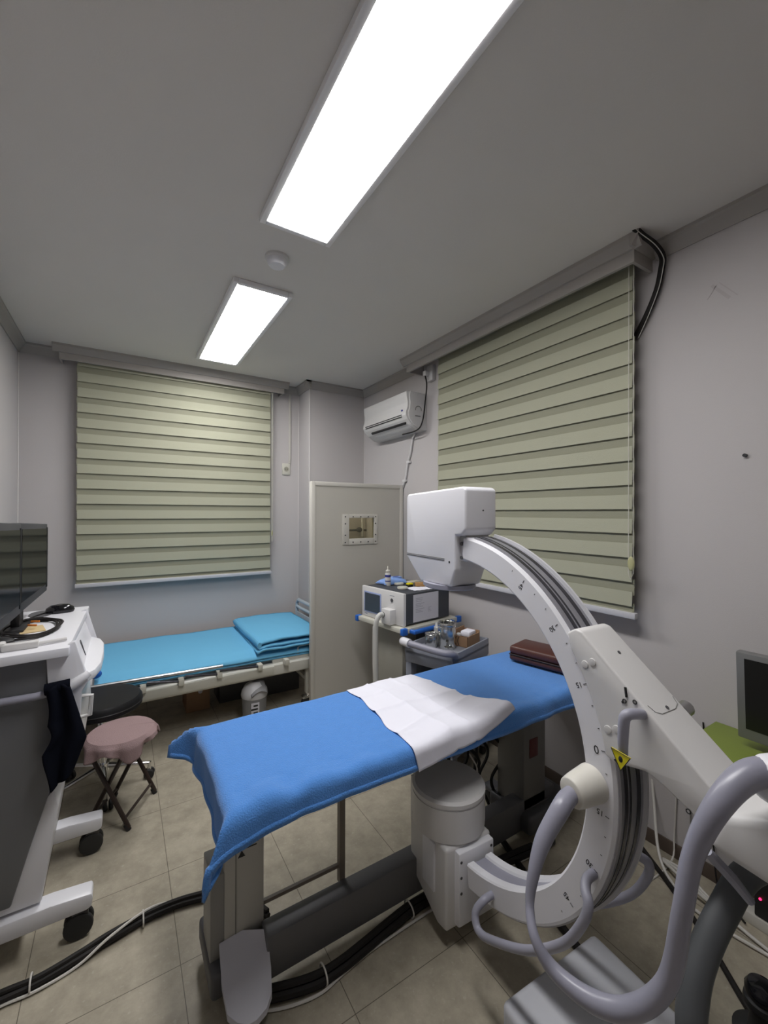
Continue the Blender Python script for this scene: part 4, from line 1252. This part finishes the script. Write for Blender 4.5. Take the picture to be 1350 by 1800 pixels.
# x-ray tube housing (under the table)
MB().lathe([(0, .352), (.130, .352), (.139, .360), (.141, .385), (.141, .478), (0, .478)], (.046, .092, 0), seg=56).build('tube_drum', M_WHITE2, t, local=True)
MB().lathe([(.139, .476), (.1365, .480), (.1365, .484), (.142, .487), (.142, .500), (.132, .508), (0, .510)], (.046, .092, 0), seg=56).build('drum_lid', M_WHITE2, t, local=True)
hp = [(-.035, .355), (-.035, .065), (.02, .055), (.175, .125), (.205, .20), (.205, .355)]
MB().prism(hp, 'x', -.060, .150, bev=.012, seg=3).build('tube_housing', M_WHITE2, t, local=True)
MB().box(-.068, -.055, .03, .105, .16, .34, bev=.004).build('cover_plate', M_WHITE, t, local=True)
MB().box(.0, .115, .19, .30, .23, .43, bev=.008).build('rear_box', M_WHITE2, t, local=True)
MB().prism([(-.060, .345), (-.060, .085), (-.02, .075), (.02, .075), (.02, .345)], 'x', -.022, .142, bev=.006).build('mount_box', M_WHITE, t, local=True)
for z in (.325, .27, .215):
    MB().cyl((-.012, -.0615, z - .01), (-.012, -.058, z - .01), .005, seg=10).build('mount_bolt', M_MGREY, t, local=True)
MB().cyl((.128, -.0615, .325), (.128, -.058, .325), .005, seg=10).build('mount_bolt', M_MGREY, t, local=True)

# loop handles on both faces of the arc
LOOP = [(.200, .308, 0), (.206, .313, -.035), (.199, .292, -.06), (.202, .269, -.072), (.227, .25, -.078), (.284, .274, -.08), (.42, .368, -.08), (.532, .485, -.08), (.583, .575, -.076), (.594, .625, -.066), (.575, .640, -.050), (.563, .648, -.028), (.562, .650, 0)]
def loop(nside, sgn):
    return [S(s_, z, nside + n if sgn < 0 else nside - n) for s_, z, n in LOOP]
MB().tube(loop(0, -1), .0118, seg=14, n=6).build('loop_handle', M_GREYP, t, local=True)
MB().tube(loop(W, 1), .0118, seg=14, n=6).build('loop_handle', M_GREYP, t, local=True)

# carriage arm
face = [(.487, 1.238), (.511, 1.254), (.530, 1.251), (.826, 1.008), (.93, .955), (.93, .925), (.86, .925), (.805, .930), (.728, .966), (.692, .977), (.616, .958)]
face += [(.606 * math.cos(R(k)), CZ + .606 * math.sin(R(k))) for k in range(11, 38, 3)]
MB().prism([(-s, z) for s, z in face], 'x', -.006, .118, bev=.006, seg=3).build('carriage_arm', M_WHITE2, t, local=True, smooth=30)
for s_, z in ((.541, 1.170), (.562, 1.182), (.603, 1.032), (.625, 1.042)):
    MB().cyl(S(s_, z, -.0078), S(s_, z, -.004), .0095, bev=.001).build('screw_cap', M_WHITE2, t, local=True)
MB().tube([S(.685, 1.102, .0), S(.684, 1.110, -.034), S(.679, 1.110, -.050), S(.674, 1.098, -.056), S(.671, 1.05, -.056), S(.669, 1.018, -.052)], [.011, .0115, .012, .012, .011, .010], seg=14).build('brake_lever', M_GREYP, t, local=True)
MB().tube([S(.700, 1.085, .123), S(.700, 1.090, .150)], .018, smooth=False).build('far_lever_knob', M_ALU, t, local=True)
wt = MB().prism([(-.651, 1.029), (-.695, 1.026), (-.673, .988)], 'x', -.068, -.065).build('warning_sign', M_YELLOW, t, local=True, smooth=0)
bd = MB()
tri = [S(.651, 1.029, -.0685), S(.695, 1.026, -.0685), S(.673, .988, -.0685)]
for i in range(3):
    bd.tube([tri[i], tri[(i + 1) % 3]], .0009, seg=4, smooth=False)
bd.build('sign_border', M_INK, wt, local=True)
MB().sphere(S(.673, 1.013, -.068), .0062, (.25, .8, 1.1)).build('hand_symbol', M_INK, wt, local=True)
MB().prism([(-.6185, .968), (-.6265, .974), (-.6265, .962)], 'x', -.0075, -.006).build('zero_pointer', M_INK, t, local=True, smooth=0)
ic = MB()
ic.tube([S(.646, 1.150, -.0068), S(.649, 1.128, -.0068)], .0028, seg=8, smooth=False)
ic.build('lever_symbol', M_INK, t, local=True)
for s_, z in ((.644, 1.117), (.668, 1.124), (.778, .943)):
    MB().tube([S(s_ + .0042 * math.cos(a), z + .0042 * math.sin(a), -.0066) for a in [2 * PI * i / 14 for i in range(14)]], .0012, seg=6, closed=True, n=2).build('lock_symbol', M_INK, t, local=True)
MB().cyl(S(.640, 1.113, -.0075), S(.640, 1.113, -.005), .003, seg=8).build('lock_symbol_dot', M_INK, t, local=True)
lk = MB()
lk.tube([S(.797, .962, -.0068), S(.806, .949, -.0068)], .0028, seg=8, smooth=False)
lk.build('latch_symbol', M_INK, t, local=True)
# marks on the sloping top face of the arm
u = Vector((0, -(.826 - .530), 1.008 - 1.251)).normalized()
nrm = Vector((1, 0, 0)).cross(u).normalized()
if nrm.z < 0:
    nrm = -nrm
def TP(d, n, h=.0004):
    return Vector((n, -.530, 1.251)) + u * d + nrm * h
MB().tube([TP(.205, .008), TP(.222, .014), TP(.230, .030), TP(.230, .085), TP(.222, .105), TP(.205, .111)], .0008, seg=6, smooth=False).build('hatch_outline', MATS['grey print'], t, local=True)
for d in (.075, .222):
    MB().cyl(TP(d, .062, -.001), TP(d, .062, .0012), .0045, seg=12).build('keyhole', M_MGREY, t, local=True)

# hose socket and grey hose
kn = MB()
P0, P1 = Vector(S(.557, .874, .005)), Vector(S(.550, .867, -.072))
kn.tube([P0, P0.lerp(P1, .35), P0.lerp(P1, .7), P0.lerp(P1, .95), P1], [.046, .043, .040, .036, .031], seg=24, n=5)
kn.build('hose_socket', mat('cream plastic', (.64, .62, .56), .4), t, local=True)
hp = [(-.058, -.551, .868), (-.092, -.553, .860), (-.124, -.557, .844), (-.172, -.553, .792), (-.207, -.557, .736), (-.231, -.566, .677), (-.252, -.601, .641), (-.239, -.641, .604), (-.213, -.713, .600), (-.186, -.773, .635), (-.164, -.820, .721), (-.164, -.843, .862), (-.147, -.852, .961), (-.121, -.877, 1.052), (-.062, -.899, 1.100), (-.011, -.93, 1.102), (.03, -.98, 1.08)]
MB().tube(hp, [.019, .0215, .0215, .019, .0135, .0095, .0105, .015, .019, .0195, .017, .0155, .0165, .020, .024, .026, .026], seg=18, n=8).build('grey_hose', M_HOSE, t, local=True)
MB().tube([(.15, -.90, .87), (.125, -.83, .803), (.054, -.813, .739), (-.006, -.804, .673), (-.044, -.805, .616), (-.069, -.814, .546), (-.07, -.84, .38), (.0, -.95, .22)], .026, seg=16).build('lower_hose', M_DHOSE, t, local=True)

# main column and base (mostly outside the picture)
MB().prism([(-.825, .932), (-.85, 1.000), (-.92, 1.035), (-1.30, 1.03), (-1.30, .80), (-1.06, .86), (-.93, .918), (-.86, .922)], 'x', -.055, .170, bev=.024, seg=5).build('shaft_housing', M_WHITE2, t, local=True, smooth=50)
MB().box(-.06, .06, -.97, -.905, 1.055, 1.135, bev=.022, seg=4, rz=R(-20)).build('hose_outlet', M_WHITE, t, local=True)
MB().box(-.09, .24, -1.55, -1.02, .15, .98, bev=.03, seg=4).build('main_column', M_WHITE2, t, local=True)
MB().tube([(-.045, -.829, .912), (-.036, -.834, .900), (-.004, -.851, .861), (.027, -.868, .817)], [.008, .010, .010, .008], seg=10).build('release_bar', M_GREYP, t, local=True)
MB().box(-.090, .33, -1.6, -.334, .05, .150, bev=.018, seg=3).build('base_cover', mat('base light grey', (.55, .56, .60), .4), t, local=True)
MB().box(-.122, -.104, -.70, -.365, .055, .12, bev=.004).build('cable_guard', M_BEIGE, t, local=True)
for y in (-.50, -1.45):
    for n in (-.09, .28):
        MB().cyl((n - .02, y, .04), (n + .02, y, .04), .04, bev=.006).build('base_caster', M_RUBBER, t, local=True)

# ------------------------------------------------------------------ right side: desk, monitor, wires
t = thing('side_desk', 'olive green desk along the right wall', 'desk', (1.93, .0, 0))
MB().box(1.74, XR - .012, -.70, .755, .655, .685, bev=.003).build('desktop', M_GREEN, t)
MB().box(1.78, XR - .03, .10, .125, 0, .655).build('side_panel', M_DGREY, t, smooth=0)
MB().box(1.78, XR - .03, -.68, -.655, 0, .655).build('side_panel', M_DGREY, t, smooth=0)
t = thing('desk_monitor', 'silver-framed flat monitor with a black screen on the green desk', 'monitor', (1.98, .44, .685))
mx = 1.965
MB().box(mx, mx + .035, .235, .632, .720, 1.045, bev=.006, ry=R(-4), piv=(mx, .43, .72)).build('monitor_case', M_SILVER, t)
MB().box(mx - .0015, mx + .001, .255, .606, .762, 1.024, ry=R(-4), piv=(mx, .43, .72)).build('screen', mat('matte screen', (.006, .006, .006), .3), t, smooth=0)
MB().box(mx + .03, mx + .06, .39, .48, .70, .90, bev=.006).build('stand_neck', M_SILVER, t)
MB().box(mx - .08, mx + .09, .33, .54, .6855, .70, bev=.005).build('stand_foot', M_SILVER, t)

def floor_cord(name, label, pts, r, m, n=6, cat='cable'):
    return tag(MB().tube(pts, r, seg=8, n=n).build(name, m), label, cat)
t = thing('power_unit', 'black power unit with a red indicator light under the green desk', 'power unit', (2.07, .51, .042))
MB().box(2.03, 2.115, .42, .603, .042, .20, bev=.006).build('case', M_BLACK, t)
MB().sphere((2.028, .584, .116), .0045).build('red_light', M_LED, t)
tag(MB().box(2.025, 2.12, .10, .655, 0, .042, bev=.004).build('floor_board', M_CREAM2), 'flat pale board on the floor under the black power unit', 'board')
t = thing('foot_pedal', 'glossy black domed foot switch on a post at the bottom right corner', 'foot switch', (1.60, .47, 0))
MB().lathe([(0, 0), (.07, 0), (.07, .02), (.035, .04), (.028, .09), (.030, .12)], (1.600, .455, 0)).build('post', M_RUBBER, t)
MB().lathe([(0, .105), (.040, .105), (.046, .115), (.044, .130), (.038, .136)], (1.600, .455, 0)).build('collar', M_BLACK, t)
MB().lathe([(.036, .134), (.042, .142), (.042, .158), (.034, .172), (.018, .179), (0, .181)], (1.600, .455, 0)).build('dome', M_GLOSS, t)

wy = XR - .012
for i, (pts, m, lab, r) in enumerate((
    ([(1.66, .98, .62), (wy, 1.03, .45), (wy, 1.0, .25), (2.02, .93, .06), (1.95, .84, .012), (1.90, .72, .010), (1.93, .5, .010)], M_WCABLE, 'leftmost white cable hanging behind the x-ray arm and lying along the floor', .006),
    ([(wy, .90, .66), (wy, .90, .40), (wy, .91, .12), (2.05, .90, .012), (1.75, .92, .008), (1.62, .95, .008)], M_WCABLE, 'thin white cord hanging straight down the wall and crossing the floor to the loop handle', .0035),
    ([(wy, .85, .67), (wy, .85, .40), (wy, .845, .16), (2.06, .80, .014), (1.95, .68, .012)], mat('grey cord', (.25, .24, .22), .5), 'thin grey cord hanging straight down the wall to the baseboard', .003),
    ([(wy, .80, .66), (wy, .785, .40), (wy, .80, .30), (wy, .765, .17), (2.08, .73, .02), (2.0, .62, .012)], M_CABLE, 'wavy black cord hanging down the wall beside the baseboard', .0035))):
    floor_cord('hanging_cable', lab, pts, r, m)
t = thing('cable_loops', 'loose loops of white cable on the floor at the foot of the right wall', 'cables', (1.98, .8, 0))
for k in range(3):
    MB().tube([(2.06 - .02 * k, .93 - .01 * k, .012 + .01 * k), (2.04 - .03 * k, .84, .03 + .008 * k), (2.0 - .02 * k, .74, .02 + .008 * k), (1.96, .62, .014), (1.94, .52, .012)], .006, seg=8).build('cable', M_WCABLE, t)
floor_cord('floor_cable', 'straight black cable running from the right wall past the foot switch', [(2.10, 1.10, .012), (1.905, .80, .010), (1.79, .65, .010), (1.67, .515, .010), (1.55, .36, .010)], .010, M_CABLE)
floor_cord('floor_cable', 'thick straight black cable under the bottom of the C arm', [(1.60, 1.60, .014), (1.405, 1.0, .014), (1.352, .755, .014), (1.30, .55, .014), (1.27, .3, .014)], .014, M_CABLE)
t = thing('cable_bundle', 'tied bundle of black cables on the floor from the left edge to the treatment table', 'cables', (0, 1.8, 0))
base = [(-.60, 1.775, .016), (-.33, 1.775, .016), (-.23, 1.770, .016), (-.12, 1.792, .016), (-.025, 1.818, .016), (.11, 1.835, .016), (.245, 1.822, .016), (.40, 1.76, .016), (.48, 1.60, .016)]
for k, (dy, dz_, r) in enumerate(((-.010, 0, .011), (.009, .0, .011), (.0, .013, .009))):
    MB().tube([(x, y + dy * (1 + .4 * math.sin(i * 2 + k)), z + dz_) for i, (x, y, z) in enumerate(base)], r, seg=8).build('cable', M_CABLE, t)
MB().tube([(x, y - .024 + .03 * (i > 4), z - .008 + (.03 if 3 < i < 6 else 0)) for i, (x, y, z) in enumerate(base)], .0045, seg=6).build('white_cable', M_WCABLE, t)
for x, y in ((-.245, 1.771), (.075, 1.829)):
    MB().tube([(x, y + .028 * math.cos(a), .020 + .022 * math.sin(a)) for a in [2 * PI * i / 12 for i in range(12)]], .003, seg=6, closed=True, n=2).build('cable_tie', M_WCABLE, t)
t = thing('cable_bundle', 'tied bundle of black cables curving on the floor along the table beam', 'cables', (.7, 1.3, 0))
base = [(.30, 1.38, .018), (.42, 1.325, .018), (.54, 1.290, .018), (.63, 1.287, .018), (.74, 1.300, .018), (.86, 1.318, .018), (.98, 1.33, .018), (1.20, 1.32, .018), (1.6, 1.27, .018)]
for k, (dy, dz_, r) in enumerate(((-.013, 0, .013), (.012, .0, .013), (.0, .018, .011))):
    MB().tube([(x, y + dy, z + dz_) for x, y, z in base], r, seg=8).build('cable', M_CABLE, t)
MB().tube([(x, y - .028 - .012 * math.sin(i * 1.3), .006) for i, (x, y, z) in enumerate(base)], .0045, seg=6).build('white_cable', M_WCABLE, t)
for x, y in ((.575, 1.289), (.95, 1.327)):
    MB().tube([(x, y + .031 * math.cos(a), .022 + .026 * math.sin(a)) for a in [2 * PI * i / 12 for i in range(12)]], .003, seg=6, closed=True, n=2).build('cable_tie', M_WCABLE, t)
